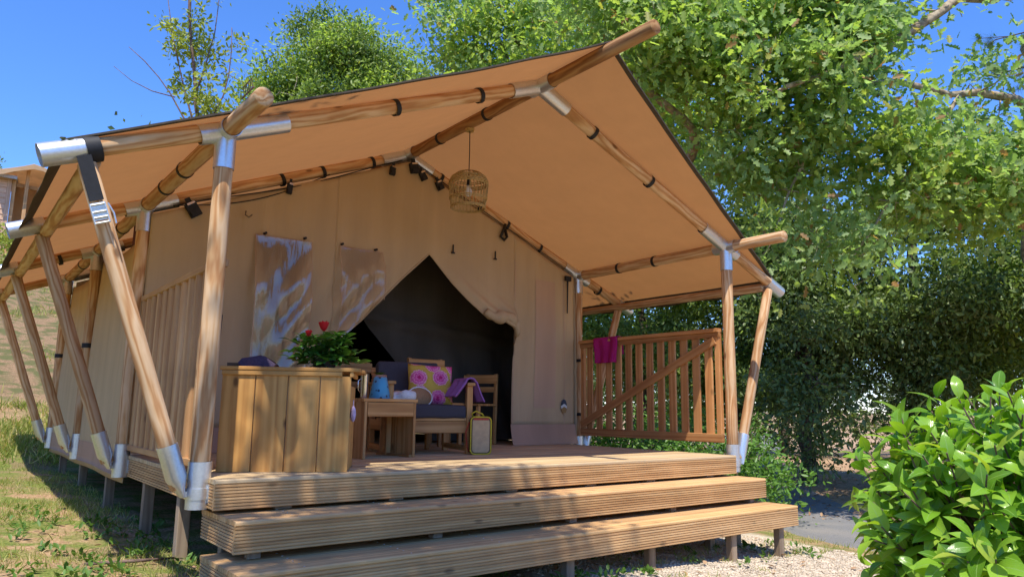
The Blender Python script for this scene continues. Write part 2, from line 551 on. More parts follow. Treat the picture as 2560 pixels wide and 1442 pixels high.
class MB:
    def __init__(s):
        s.v = []
        s.f = []

    def add(s, vs, fs):
        b = len(s.v)
        s.v.extend([tuple(p) for p in vs])
        s.f.extend([tuple(b + i for i in f) for f in fs])
        return s

    def box(s, c, d, M=ID):
        cx, cy, cz = c
        hx, hy, hz = d[0] / 2, d[1] / 2, d[2] / 2
        vs = [M @ Vector((cx + i * hx, cy + j * hy, cz + k * hz)) for i in (-1, 1) for j in (-1, 1) for k in (-1, 1)]
        return s.add(vs, [(0, 1, 3, 2), (4, 6, 7, 5), (0, 4, 5, 1), (2, 3, 7, 6), (0, 2, 6, 4), (1, 5, 7, 3)])

    def rings(s, rings, cap=True, closed=True):
        b = len(s.v)
        n = len(rings[0])
        for r in rings:
            s.v.extend([tuple(p) for p in r])
        for i in range(len(rings) - 1):
            for j in range(n if closed else n - 1):
                k = (j + 1) % n
                s.f.append((b + i * n + j, b + i * n + k, b + (i + 1) * n + k, b + (i + 1) * n + j))
        if cap and closed:
            s.f.append(tuple(b + j for j in reversed(range(n))))
            s.f.append(tuple(b + (len(rings) - 1) * n + j for j in range(n)))
        return s

    def tube(s, pts, radii, n=8, cap=True):
        pts = [Vector(p) for p in pts]
        if isinstance(radii, (int, float)):
            radii = [radii] * len(pts)
        rings = []
        prev = None
        for i, p in enumerate(pts):
            d = (pts[min(i + 1, len(pts) - 1)] - pts[max(i - 1, 0)])
            d = d.normalized() if d.length > 1e-9 else Vector((0, 0, 1))
            if prev is None:
                a = Vector((1, 0, 0)) if abs(d.x) < 0.8 else Vector((0, 1, 0))
                u = d.cross(a).normalized()
            else:
                u = prev - d * prev.dot(d)
                u = u.normalized() if u.length > 1e-6 else d.orthogonal().normalized()
            prev = u
            w = d.cross(u)
            rings.append([p + (u * math.cos(t) + w * math.sin(t)) * radii[i] for t in (2 * math.pi * j / n for j in range(n))])
        return s.rings(rings, cap)

    def mesh(s, name, smooth=False, auto=None):
        me = bpy.data.meshes.new(name)
        me.from_pydata(s.v, [], s.f)
        me.update()
        if smooth:
            me.shade_smooth()
            if auto:
                me.set_sharp_from_angle(angle=rad(auto))
        return me

    def build(s, name, mat, parent=None, M=ID, smooth=False, auto=None):
        return obj(name, s.mesh(name, smooth, auto), mat, parent, M)


def frame(p0, p1, up=(0, 0, 1), axis='X'):
    """matrix at p0 whose X (or Z) axis runs to p1"""
    p0 = Vector(p0)
    d = Vector(p1) - p0
    L = d.length
    x = d / L
    up = Vector(up)
    if abs(x.dot(up)) > 0.99:
        up = Vector((0, 1, 0))
    y = up.cross(x).normalized()
    z = x.cross(y)
    if axis == 'X':
        R = Matrix((x, y, z)).transposed()
    else:
        R = Matrix((y, z, x)).transposed()
    return Matrix.Translation(p0) @ R.to_4x4(), L


def pole(name, p0, p1, r, mat, parent, r1=None, n=18, bow=0.0, bev=True):
    """round pole: local Z along the pole, softly chamfered ends, slightly uneven"""
    M, L = frame(p0, p1, axis='Z')
    r1 = r if r1 is None else r1
    zs = [0, 0.006, L * .2, L * .4, L * .6, L * .8, L - 0.006, L] if bev else [0, L]
    rr = []
    for i, z in enumerate(zs):
        q = r + (r1 - r) * z / L
        if bev and i in (0, len(zs) - 1):
            q *= 0.9
        elif bev and 1 < i < len(zs) - 2:
            q *= 1 + random.uniform(-0.02, 0.02)
        rr.append(q)
    pts = [(bow * math.sin(math.pi * z / L), 0, z) for z in zs]
    mb = MB()
    mb.rings([[(p[0] + math.cos(t) * q, p[1] + math.sin(t) * q, p[2]) for t in (2 * math.pi * j / n for j in range(n))] for p, q in zip(pts, rr)])
    return mb.build(name, mat, parent, M, True, 50)


def sleeve(name, p0, p1, r, parent, n=20, mat=None, hollow=True):
    """galvanised tube with an open, rimmed end"""
    M, L = frame(p0, p1, axis='Z')
    mb = MB()
    circ = lambda z, q: [(math.cos(t) * q, math.sin(t) * q, z) for t in (2 * math.pi * j / n for j in range(n))]
    mb.rings([circ(0, r), circ(L, r), circ(L, r - 0.004), circ(L - 0.05, r - 0.0045)], cap=True)
    return mb.build(name, mat or galv_mat, parent, M, True, 40)


def board_mesh(L, w, t, ch=0.004, grooves=0, name='board'):
    """board along local X from 0..L; width along local Y (centred), thickness along Z (0..-t); grooves on the top face"""
    if grooves:
        prof = []
        gw = w / grooves
        d = 0.008
        y = -w / 2
        prof.append((y, -d))
        for g in range(grooves):
            a = y + g * gw
            prof += [(a + gw * 0.14, -d), (a + gw * 0.24, 0), (a + gw * 0.78, 0), (a + gw * 0.88, -d)]
        prof.append((w / 2, -d))
        prof += [(w / 2, -t), (-w / 2, -t)]
    else:
        prof = [(-w / 2 + ch, 0), (w / 2 - ch, 0), (w / 2, -ch), (w / 2, -t + ch), (w / 2 - ch, -t), (-w / 2 + ch, -t), (-w / 2, -t + ch), (-w / 2, -ch)]
    mb = MB()
    mb.rings([[(0, y, z) for y, z in reversed(prof)], [(L, y, z) for y, z in reversed(prof)]])
    return mb.mesh(name)


def board(name, p0, p1, w, t, mat, parent, up=(0, 0, 1), ch=0.004, grooves=0):
    M, L = frame(p0, p1, up)
    return obj(name, board_mesh(L, w, t, ch, grooves, name), mat, parent, M)


def npmesh(name, verts, faces_n, idx, uv=None):
    """verts (V,3), polygons all of the sizes in faces_n (P,), loop indices idx"""
    me = bpy.data.meshes.new(name)
    me.vertices.add(len(verts))
    me.vertices.foreach_set('co', np.ascontiguousarray(verts, dtype=np.float32).ravel())
    me.loops.add(len(idx))
    me.loops.foreach_set('vertex_index', np.ascontiguousarray(idx, dtype=np.int32))
    me.polygons.add(len(faces_n))
    st = np.concatenate([[0], np.cumsum(faces_n)[:-1]]).astype(np.int32)
    me.polygons.foreach_set('loop_start', st)
    if uv is not None:
        l = me.uv_layers.new(name='UVMap')
        l.data.foreach_set('uv', np.ascontiguousarray(uv, dtype=np.float32).ravel())
    me.update(calc_edges=True)
    return me


def lerp(a, b, t):
    return a + (b - a) * t


def sstep(a, b, x):
    t = np.clip((x - a) / (b - a), 0, 1)
    return t * t * (3 - 2 * t)


# ------------------------------------------------------------------ terrain
def vnoise(x, y, s, seed=0):
    x = np.asarray(x, float) * s + seed * 17.3
    y = np.asarray(y, float) * s - seed * 9.1
    return (np.sin(x * 1.3 + 1.7 * np.sin(y * 0.9)) + np.sin(y * 1.7 + 1.3 * np.sin(x * 1.1 + 2)) + np.sin((x + y) * 0.8 + 0.5)) / 3


def ground_z(x, y):
    x = np.asarray(x, float)
    y = np.asarray(y, float)
    z = -0.69 - 0.055 * np.clip(x, -4, 7) + 0.015 * np.clip(y, -4, 7)
    hill = 0.30 * np.clip(y - 6.8, 0, 200) * (1 - sstep(1.0, 9.0, x - 0.25 * (y - 8)))
    hill = np.where(hill > 9, 9 + (hill - 9) * 0.25, hill)
    z = z + hill
    near = 1 - sstep(6, 30, np.hypot(x, y))
    z = z + 0.035 * vnoise(x, y, 0.9) * near + 0.012 * vnoise(x, y, 3.1, 2) * near + 0.25 * vnoise(x, y, 0.12, 3) * sstep(15, 40, np.hypot(x, y))
    return z


RL = np.array([(2.9, -6), (3.15, -3), (3.35, -1.2), (3.85, 0.3), (5.3, 2.1), (9, 5.3), (13, 8.7), (20, 14), (40, 27)])
RR = np.array([(5.5, -6), (5.5, -3), (5.6, -0.7), (6.3, 0.6), (7.6, 1.5), (11, 4.6), (15, 7.6), (22.5, 12), (43, 24)])


def polyline(P, n):
    d = np.concatenate([[0], np.cumsum(np.hypot(*np.diff(P, axis=0).T))])
    t = np.linspace(0, 1, n) ** 1.6 * d[-1]
    return np.stack([np.interp(t, d, P[:, 0]), np.interp(t, d, P[:, 1])], 1)


def axis_pts(lo, hi, fine_lo, fine_hi, step, n_out):
    a = fine_lo - (np.linspace(0, 1, n_out + 1)[1:] ** 2.4) * (fine_lo - lo)
    b = fine_hi + (np.linspace(0, 1, n_out + 1)[1:] ** 2.4) * (hi - fine_hi)
    return np.concatenate([a[::-1], np.arange(fine_lo, fine_hi + 1e-6, step), b])


def make_ground():
    xs = axis_pts(-900, 900, -8, 16, 0.14, 40)
    ys = axis_pts(-900, 1200, -6, 18, 0.14, 40)
    X, Y = np.meshgrid(xs, ys)
    Z = ground_z(X, Y)
    V = np.stack([X, Y, Z], -1).reshape(-1, 3)
    nx, ny = len(xs), len(ys)
    i = np.arange(nx * ny).reshape(ny, nx)
    q = np.stack([i[:-1, :-1], i[:-1, 1:], i[1:, 1:], i[1:, :-1]], -1).reshape(-1, 4)
    me = npmesh('ground', V, np.full(len(q), 4), q.ravel())
    me.shade_smooth()
    # cover masks: r = grass, g = gravel, b = leaf litter, a = hill soil darkened as if in tree shade
    x, y = V[:, 0], V[:, 1]
    grav = sstep(-0.9, 0.2, x) * (1 - sstep(0.3, 0.9, y)) * (1 - sstep(3.0, 3.5, x - 0.35 * y))
    litter = sstep(4.5, 6.5, x) * (1 - 0.6 * sstep(25, 60, x))
    grass = np.clip((1 - sstep(-1.5, -0.4, x)) * (1 - sstep(7.0, 9.5, y)), 0, 1)
    rim = sstep(2.7, 3.2, x - 0.35 * np.clip(y, -5, 1)) * (1 - sstep(3.6, 4.4, x - 0.5 * np.clip(y, -5, 3)))
    grass = np.maximum(grass, 0.8 * rim)
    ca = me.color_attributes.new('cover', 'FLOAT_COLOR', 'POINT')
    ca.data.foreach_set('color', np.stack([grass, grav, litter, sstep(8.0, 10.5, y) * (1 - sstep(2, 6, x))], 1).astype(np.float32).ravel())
    m, nt, out = newmat('ground_cover')
    at = N(nt, "ShaderNodeAttribute", attribute_name='cover')
    sp = N(nt, "ShaderNodeSeparateColor")
    nt.links.new(at.outputs['Color'], sp.inputs[0])
    tc = N(nt, "ShaderNodeTexCoord")

    def noise(s, d=6.0, dist=0.0):
        n = N(nt, "ShaderNodeTexNoise", Scale=s, Detail=d, Distortion=dist)
        nt.links.new(tc.outputs['Object'], n.inputs['Vector'])
        return n.outputs['Fac']
    n_big, n_mid, n_fine = noise(0.55, 5), noise(3.2, 6, 0.5), noise(48, 4)
    soil = ramp(nt, [(0.3, (0.22, 0.13, 0.07)), (0.5, (0.42, 0.27, 0.15)), (0.72, (0.56, 0.39, 0.23))])
    nt.links.new(n_fine, soil.inputs[0])
    gr = ramp(nt, [(0.3, (0.085, 0.13, 0.025)), (0.7, (0.25, 0.27, 0.07))])
    nt.links.new(n_fine, gr.inputs[0])
    gm = ramp(nt, [(0.40, (0, 0, 0)), (0.58, (1, 1, 1))])
    nt.links.new(n_mid, gm.inputs[0])
    gf = N(nt, "ShaderNodeMath", operation='MULTIPLY')
    nt.links.new(gm.outputs[0], gf.inputs[0])
    nt.links.new(sp.outputs[0], gf.inputs[1])
    hillg = ramp(nt, [(0.48, (0, 0, 0)), (0.62, (0.75, 0.75, 0.75))])
    nt.links.new(n_big, hillg.inputs[0])
    c = mixc(nt, hillg.outputs[0], soil.outputs[0], (0.17, 0.15, 0.07))
    hb = ramp(nt, [(0.3, (0.13, 0.085, 0.05)), (0.5, (0.28, 0.18, 0.10)), (0.72, (0.38, 0.26, 0.15))])  # darker brown hill soil: tree shade put into the colour
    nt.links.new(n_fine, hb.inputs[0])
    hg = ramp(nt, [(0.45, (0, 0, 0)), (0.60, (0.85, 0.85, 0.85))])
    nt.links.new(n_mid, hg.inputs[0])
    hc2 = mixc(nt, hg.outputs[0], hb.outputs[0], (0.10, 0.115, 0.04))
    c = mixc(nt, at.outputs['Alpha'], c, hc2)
    c = mixc(nt, gf.outputs[0], c, gr.outputs[0])
    vo = N(nt, "ShaderNodeTexVoronoi", Scale=38.0)
    nt.links.new(tc.outputs['Object'], vo.inputs['Vector'])
    sv = ramp(nt, [(0.0, (0.66, 0.56, 0.42)), (0.5, (0.52, 0.43, 0.31)), (1.0, (0.74, 0.66, 0.54))])
    nt.links.new(vo.outputs['Color'], sv.inputs[0])
    ge = ramp(nt, [(0.02, (0.45, 0.4, 0.34)), (0.14, (1, 1, 1))])
    nt.links.new(vo.outputs['Distance'], ge.inputs[0])
    gfac = N(nt, "ShaderNodeMath", operation='MULTIPLY_ADD', use_clamp=True)
    gfac.inputs[1].default_value = 1.6
    nt.links.new(sp.outputs[1], gfac.inputs[0])
    gn = N(nt, "ShaderNodeMath", operation='MULTIPLY_ADD')
    gn.inputs[1].default_value = 0.8
    gn.inputs[2].default_value = -0.6
    nt.links.new(n_mid, gn.inputs[0])
    nt.links.new(gn.outputs[0], gfac.inputs[2])
    c = mixc(nt, gfac.outputs[0], c, sv.outputs[0])
    lt = ramp(nt, [(0.3, (0.30, 0.17, 0.09)), (0.5, (0.50, 0.33, 0.20)), (0.75, (0.66, 0.48, 0.33))])
    nt.links.new(n_fine, lt.inputs[0])
    lm = ramp(nt, [(0.42, (1, 1, 1)), (0.62, (0.15, 0.15, 0.15))])
    nt.links.new(n_mid, lm.inputs[0])
    lf = N(nt, "ShaderNodeMath", operation='MULTIPLY')
    nt.links.new(lm.outputs[0], lf.inputs[0])
    nt.links.new(sp.outputs[2], lf.inputs[1])
    c = mixc(nt, lf.outputs[0], c, lt.outputs[0])
    b = N(nt, "ShaderNodeBsdfPrincipled", Roughness=0.95)
    b.inputs['Specular IOR Level'].default_value = 0.1
    nt.links.new(c, b.inputs['Base Color'])
    bp = N(nt, "ShaderNodeBump", Strength=0.7, Distance=0.03)
    nt.links.new(n_fine, bp.inputs['Height'])
    nt.links.new(bp.outputs[0], b.inputs['Normal'])
    nt.links.new(b.outputs[0], out.inputs[0])
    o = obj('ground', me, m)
    tag(o, kind='structure')


make_ground()


def make_road():
    n, k = 90, 14
    A, B = polyline(RL, n), polyline(RR, n)
    V = []
    for i in range(n):
        for j in range(k):
            p = lerp(A[i], B[i], j / (k - 1))
            if j in (0, k - 1):
                p = p + 0.05 * math.sin(i * 1.7 + j)
            V.append((p[0], p[1], float(ground_z(p[0], p[1])) + 0.016 - 0.03 * (j in (0, k - 1))))
    F = [(i * k + j, i * k + j + 1, (i + 1) * k + j + 1, (i + 1) * k + j) for i in range(n - 1) for j in range(k - 1)]
    me = bpy.data.meshes.new('road')
    me.from_pydata(V, [], F)
    me.shade_smooth()
    m, nt, out = newmat('asphalt')
    tc = N(nt, "ShaderNodeTexCoord")
    n1 = N(nt, "ShaderNodeTexNoise", Scale=90.0, Detail=5.0)
    n2 = N(nt, "ShaderNodeTexNoise", Scale=1.2, Detail=5.0)
    for q in (n1, n2):
        nt.links.new(tc.outputs['Object'], q.inputs['Vector'])
    r1 = ramp(nt, [(0.3, (0.12, 0.115, 0.11)), (0.7, (0.26, 0.25, 0.235))])
    nt.links.new(n1.outputs['Fac'], r1.inputs[0])
    r2 = ramp(nt, [(0.45, (0, 0, 0)), (0.7, (0.55, 0.55, 0.55))])
    nt.links.new(n2.outputs['Fac'], r2.inputs[0])
    c = mixc(nt, r2.outputs[0], r1.outputs[0], (0.34, 0.29, 0.23))
    b = N(nt, "ShaderNodeBsdfPrincipled", Roughness=0.9)
    nt.links.new(c, b.inputs['Base Color'])
    bp = N(nt, "ShaderNodeBump", Strength=0.5, Distance=0.01)
    nt.links.new(n1.outputs['Fac'], bp.inputs['Height'])
    nt.links.new(bp.outputs[0], b.inputs['Normal'])
    nt.links.new(b.outputs[0], out.inputs[0])
    tag(obj('road', me, m), kind='structure')


make_road()

# ------------------------------------------------------------------ deck, steps
DX0, DX1, DY0 = -2.46, 2.30, -0.182
FH = 0.168                      # tread + fascia
TT = 0.026                      # tread thickness


def gz(x, y):
    return float(ground_z(x, y))


deck = thing('wooden_deck', 'long timber terrace deck with grooved front edge, carrying the tent', 'deck', (-0.1, 1.0, -0.3))
y = DY0
bw = 0.142
k = 0
while y < 6.8:
    w_ = bw
    dz = random.uniform(-0.0015, 0.0015)
    board('deck_board', (DX0, y + w_ / 2, dz), (DX1, y + w_ / 2, dz), w_ - 0.004, TT, deck_mat, deck, ch=0.006 if k == 0 else 0.003)
    y += w_
    k += 1
fz = -TT - (FH - TT) / 2
board('fascia_board', (DX0, DY0 + 0.002, fz), (DX1, DY0 + 0.002, fz), FH - TT - 0.002, 0.028, step_mat, deck, up=(0, -1, 0), grooves=8)
board('fascia_board', (DX0 + 0.002, 2.18, fz), (DX0 + 0.002, DY0 + 0.032, fz), FH - TT - 0.002, 0.028, step_mat, deck, up=(-1, 0, 0), grooves=8)
board('fascia_board', (DX1 - 0.002, DY0 + 0.032, fz), (DX1 - 0.002, 2.18, fz), FH - TT - 0.002, 0.028, step_mat, deck, up=(1, 0, 0), grooves=8)
for x in np.linspace(DX0 + 0.12, DX1 - 0.12, 9):
    board('joist', (x, DY0 + 0.04, -TT - 0.07), (x, 6.7, -TT - 0.07), 0.045, 0.13, leg_mat, deck, up=(1, 0, 0)) if False else board('joist', (float(x), DY0 + 0.04, -TT - 0.002), (float(x), 6.7, -TT - 0.002), 0.045, 0.13, leg_mat, deck)
for yy in (0.62, 1.62, 3.15, 4.7, 6.3):
    for x in (-2.40, -1.2, 0.0, 1.2, 2.22):
        g = gz(x, yy)
        board('leg', (x, yy, g - 0.08), (x, yy, -TT - 0.10), 0.075, 0.075, leg_mat, deck, up=(0, -1, 0))
for x in (-2.05, -1.3, -0.35, 0.45, 1.15, 1.95):
    board('packer', (x - 0.05, -0.11, -0.127), (x + 0.05, -0.11, -0.127), 0.06, 0.059, leg_mat, deck)
    board('leg', (x + 0.3, 0.26, gz(x + 0.3, 0.26) - 0.08), (x + 0.3, 0.26, -TT - 0.10), 0.09, 0.06, leg_mat, deck, up=(0, -1, 0))


def step(label, x0, x1, yf, zt, depth, legs, mat, foot=None):
    t = thing('wooden_step', label, 'step', ((x0 + x1) / 2, yf + depth / 2, gz(0, yf)), group='timber steps in front of the deck')
    nb = 4
    w2 = depth / nb
    for j in range(nb):
        yc = yf + w2 * (j + 0.5)
        board('tread_board', (x0, yc, zt - 0.001 * j), (x1, yc, zt - 0.001 * j), w2 - 0.003, TT, mat, t, ch=0.007)
    zc = zt - TT - (FH - TT) / 2
    h = FH - TT - 0.002
    board('riser_board', (x0, yf + 0.002, zc), (x1, yf + 0.002, zc), h, 0.028, mat, t, up=(0, -1, 0), grooves=8)
    board('end_board', (x0 + 0.002, yf + depth - 0.004, zc), (x0 + 0.002, yf + 0.032, zc), h, 0.026, mat, t, up=(-1, 0, 0), grooves=8)
    board('end_board', (x1 - 0.002, yf + 0.032, zc), (x1 - 0.002, yf + depth - 0.004, zc), h, 0.026, mat, t, up=(1, 0, 0), grooves=8)
    for (lx, ly) in legs:
        g = gz(lx, ly) if foot is None or ly > -0.12 else foot + 0.08
        board('leg', (lx, ly, g - 0.08), (lx, ly, zt - TT - 0.03), 0.07, 0.06, leg_mat, t, up=(0, -1, 0))
    scr = MB()
    for lx in np.arange(x0 + 0.35, x1 - 0.2, 0.62):
        for j in range(nb):
            for q in (0.25, 0.75):
                px_, py_ = float(lx) + random.uniform(-.004, .004), yf + w2 * (j + q)
                scr.tube([(px_, py_, zt - 0.003), (px_, py_, zt + 0.0008)], 0.0055, 6)
    scr.build('screws', galv_mat, t)['kind'] = 'stuff'
    for lx in np.arange(x0 + 0.35, x1 - 0.2, 0.62):
        board('bearer', (float(lx), yf + 0.035, zt - TT - 0.001), (float(lx), yf + depth - 0.01, zt - TT - 0.001), 0.05, 0.09, leg_mat, t)
    return t


step('upper grooved timber step, just below the deck edge', -2.43, 2.31, -0.482, -0.188, 0.63,
     [(-2.30, -0.42), (-1.15, -0.42), (0.0, -0.42), (1.1, -0.42), (2.18, -0.42), (2.0, 0.05), (0.5, 0.05), (-1.0, 0.05), (-2.3, 0.05)], step_mat, -0.394)
step('lowest grooved timber step, nearest the gravel', -2.50, 2.32, -0.782, -0.395, 0.65,
     [(-2.35, -0.72), (-1.2, -0.72), (-0.3, -0.72), (0.50, -0.72), (1.45, -0.74), (2.12, -0.74), (1.75, -0.3), (0.0, -0.3), (-1.5, -0.3), (-2.4, -0.25), (2.2, -0.25)], step_mat)

# ------------------------------------------------------------------ safari tent
PX = 2.5
HJ, HR = 2.065, 3.085
XO, ZO = 3.44, 1.70
XS, ZS = 3.22, 1.735
PY = [0.0, 2.22, 4.59, 6.90]
RP = 0.055
RS = 0.062
tent = thing('safari_tent', 'large tan safari tent on a pole frame standing on the wooden deck', 'tent', (0, 3.4, -0.1))


def rz_(x):
    return HR - (HR - HJ) / PX * abs(x)


# round poles
ridge = pole('ridge_beam', (0, -1.28, HR), (0, 7.3, HR), RP, pole_dark, tent)
for s in (-1, 1):
    e = pole('eave_beam', (s * PX, -0.67, HJ), (s * PX, 7.3, HJ), RP, pole_mat, tent)
    pole('outer_beam', (s * (XS - 0.03), 0.03, ZS - 0.005), (s * (XS - 0.03), 7.0, ZS - 0.005), 0.045, pole_mat, tent)
for ip, py in enumerate(PY):
    for s in (-1, 1):
        r_ = pole('rafter', (s * 0.10, py, rz_(0.10)), (s * (XO - 0.05), py, ZO + 0.02), RP * 0.95, pole_mat, tent)
        slope = Vector((s * PX, 0, HJ - HR)).normalized()
        pr = Vector((0, py, HR))
        sleeve('sleeve', pr, pr + slope * 0.33, RS, r_)
        pj = Vector((s * PX, py, HJ))
        sleeve('sleeve', pj, pj - slope * (0.40 if ip == 0 else 0.26), RS, r_)
        sleeve('sleeve', pj, pj + Vector((s * (XO - PX), 0, ZO - HJ)).normalized() * 0.17, RS, r_)
        ov = Vector((s * (XO - PX), 0, ZO - HJ)).normalized()
        pe = Vector((s * XO, py, ZO))
        sleeve('end_sleeve', pe - ov * 0.25, pe, RS + 0.003, r_)
        p_ = pole('post', (s * PX, py, 0.0), (s * PX, py, HJ), RP, pole_mat, tent)
        sleeve('sleeve', pj, pj - Vector((0, 0, 0.24 if ip == 0 else 0.22)), RS, p_)
        sleeve('base_sleeve', (s * PX, py, -0.17), (s * PX, py, 0.09), RS + 0.002, p_)
        # clamp band with a bolted lug towards the deck
        mb = MB()
        mb.tube([(s * PX, py, -0.115), (s * PX, py, -0.055)], RS + 0.008, 20)
        mb.box((s * (PX - 0.075), py, -0.085), (0.07, 0.10 if ip == 0 else 0.06, 0.055))
        mb.box((s * (PX - 0.045), py - 0.04, -0.085), (0.012, 0.05, 0.10))
        mb.tube([(s * (PX - 0.06), py - 0.075, -0.06), (s * (PX - 0.06), py - 0.055, -0.06)], 0.012, 6)
        mb.tube([(s * (PX - 0.06), py - 0.075, -0.11), (s * (PX - 0.06), py - 0.055, -0.11)], 0.012, 6)
        mb.box((s * (PX + 0.06), py, -0.085), (0.06, 0.05, 0.03))
        mb.build('clamp', galv_mat, p_, smooth=True, auto=30)
        b0 = Vector((s * (PX + 0.085), py, -0.10))
        b1 = Vector((s * XS, py, ZS - 0.03))
        dv = (b1 - b0).normalized()
        st = pole('strut', b0 + dv * 0.05, b1, RP * 0.88, pole_mat, tent)
        mbs = MB()
        n = 20
        M, L = frame(b0, b0 + dv * 0.30, axis='Z')
        circ = lambda z, q: [(math.cos(t) * q, math.sin(t) * q, z) for t in (2 * math.pi * j / n for j in range(n))]
        flat = lambda z, qx, qy: [(math.cos(t) * qx, math.sin(t) * qy, z) for t in (2 * math.pi * j / n for j in range(n))]
        mbs.rings([flat(0, RS * 0.95, 0.012), flat(0.05, RS, 0.03), flat(0.11, RS * 0.92, RS * 0.92), circ(L, RS * 0.92), circ(L, RS * 0.92 - 0.005), circ(L - 0.04, RS * 0.92 - 0.005)])
        mbs.build('base_sleeve', galv_mat, st, M, True, 40)
    # ridge and eave couplings
    sleeve('sleeve', (0, py + 0.10, HR), (0, py - 0.17, HR), RS + 0.002, ridge)
    for e_ in [o for o in tent.children if o.name.startswith('eave_beam')]:
        s = -1 if MW[e_].translation.x < 0 else 1
        sleeve('sleeve', (s * PX, py + 0.13, HJ), (s * PX, py - 0.12, HJ), RS + 0.002, e_)

# black velcro loops that hold the roof to the poles
def loop(p, d, parent, r=RP, w=0.035):
    d = Vector(d).normalized()
    p = Vector(p)
    M, L = frame(p - d * w / 2, p + d * w / 2, axis='Z')
    mb = MB()
    n = 18
    mb.rings([[(math.cos(t) * q, math.sin(t) * q, z) for t in (2 * math.pi * j / n for j in range(n))] for z, q in ((0, r + 0.002), (0, r + 0.006), (L, r + 0.006), (L, r + 0.002))], cap=False)
    mb.build('strap_loop', black_mat, parent, M, True, 40)


rafters = [o for o in tent.children if o.name.startswith('rafter')]
for o in rafters:
    py = MW[o].translation.y
    s = 1 if MW[o].translation.x > 0 else -1
    if py > 5:
        continue
    for t in ((0.62, 1.35) if py < 1 else (0.42, 0.95, 1.35, 1.85, 2.85)):
        loop((s * t, py, rz_(t)), (s * PX, 0, HJ - HR), o)
for o in [o for o in tent.children if o.name.startswith('eave_beam')]:
    s = -1 if MW[o].translation.x < 0 else 1
    for t in (0.95, 1.5, 3.2, 5.6):
        loop((s * PX, t, HJ), (0, 1, 0), o)
for t in (0.75, 1.55):
    loop((0, t, HR), (0, 1, 0), ridge)

# roof canvas: one sheet over ridge and eaves, front edge running back from ridge to eave
def roof_surface(u, v):
    """u in -1..1 across, v in 0..1 front to back"""
    x = u * (XO - 0.10)
    y0 = -0.83 + 0.245 * abs(x)
    y = lerp(y0, 7.25, v)
    z = rz_(x) + 0.068
    ax = abs(x)
    if ax > PX:
        z = HJ + 0.068 + (ZO - HJ) / (XO - PX) * (ax - PX)
    yy = [PY[0], PY[1], PY[2], PY[3]]
    sag = 0.0
    for a, b in zip(yy[:-1], yy[1:]):
        if a < y < b:
            q = math.sin(math.pi * (y - a) / (b - a))
            sag = -0.028 * q * (math.sin(math.pi * min(ax / PX, 1)) if ax < PX else 0.5 * math.sin(math.pi * (ax - PX) / (XO - PX)))
    if y < 0:
        sag = -0.05 * (y / -0.8) * math.sin(math.pi * min(ax / PX, 1)) * 0.6
    # light ripples under tension
    rip = 0.004 * math.sin(9 * x + 3 * y) * math.sin(2.1 * y + x)
    return (x, y, z + sag + rip)


NU, NV = 80, 70
V = [roof_surface(-1 + 2 * i / NU, (j / NV) ** 1.3) for j in range(NV + 1) for i in range(NU + 1)]
F = [(j * (NU + 1) + i, j * (NU + 1) + i + 1, (j + 1) * (NU + 1) + i + 1, (j + 1) * (NU + 1) + i) for j in range(NV) for i in range(NU)]
me = bpy.data.meshes.new('roof_canvas')
me.from_pydata(V, [], F)
me.shade_smooth()
roof = obj('roof_canvas', me, roof_mat, tent)
# dark webbing hem on the front edge and a short valance on the eaves
for s in (-1, 1):
    pts = [Vector(roof_surface(s * i / 60, 0)) for i in range(61)]
    rings = []
    for i, p in enumerate(pts):
        d = (pts[min(i + 1, 60)] - pts[max(i - 1, 0)]).normalized()
        inn = Vector((0, 1, 0))
        inn = (inn - d * inn.dot(d)).normalized()
        up = d.cross(inn).normalized()
        if up.z < 0:
            up = -up
        o_ = p - inn * 0.004
        rings.append([o_ + up * 0.005, o_ + inn * 0.04 + up * 0.005, o_ + inn * 0.04 - up * 0.006, o_ - up * 0.006])
    MB().rings(rings).build('hem', hem_mat, roof)
    rings = []
    for j in range(41):
        p = Vector(roof_surface(s, j / 40))
        q = Vector((s * 0.035, 0, -0.10 + 0.012 * math.sin(j * 1.3)))
        rings.append([p + Vector((0, 0, 0.005)), p + q, p + q + Vector((-s * 0.004, 0, 0)), p + Vector((-s * 0.05, 0, 0.016))])
    MB().rings(rings).build('valance', hem_mat, roof)

# front wall of the inner cabin: tan canvas with the door flaps pulled aside
WY = 2.16
EDGE = [(-0.80, 0.985), (-0.744, 1.039), (-0.48, 1.255), (-0.248, 1.50), (-0.026, 1.74), (0.265, 2.028), (0.569, 1.737), (0.812, 1.541), (1.033, 1.404), (1.23, 1.385), (1.425, 1.312)]
ex = np.array([e[0] for e in EDGE])
ez = np.array([e[1] for e in EDGE])


def wall_y(x, z):
    """soft folds: gathers under the tied-back flaps, slight belly elsewhere"""
    d = 0.010 * math.sin(5 * x + 1.5 * z) + 0.008 * math.sin(2.3 * z + 0.8 * x)
    if -1.7 < x < 0.3 and z < 2.05:
        a = sstep(2.05, 1.2, z) * sstep(-1.7, -0.9, x)
        d += a * 0.022 * math.sin((x * 1.0 - z * 0.75) * 22)
    if 0.25 < x < 1.43:
        zl = float(np.interp(x, ex, ez))
        a = math.exp(-((z - zl) / 0.22) ** 2) * sstep(0.4, 1.2, x)
        d += a * (-0.085 + 0.035 * math.sin((x * 0.7 + z) * 30))
    return WY + d


def wall_cols(xs, zlo, zhi, M_):
    mb = MB()
    rows = []
    for x in xs:
        lo, hi = zlo(x), zhi(x)
        rows.append([(x, wall_y(x, lerp(lo, hi, j / M_)), lerp(lo, hi, j / M_)) for j in range(M_ + 1)])
    mb.rings(rows, cap=False, closed=False)
    return mb


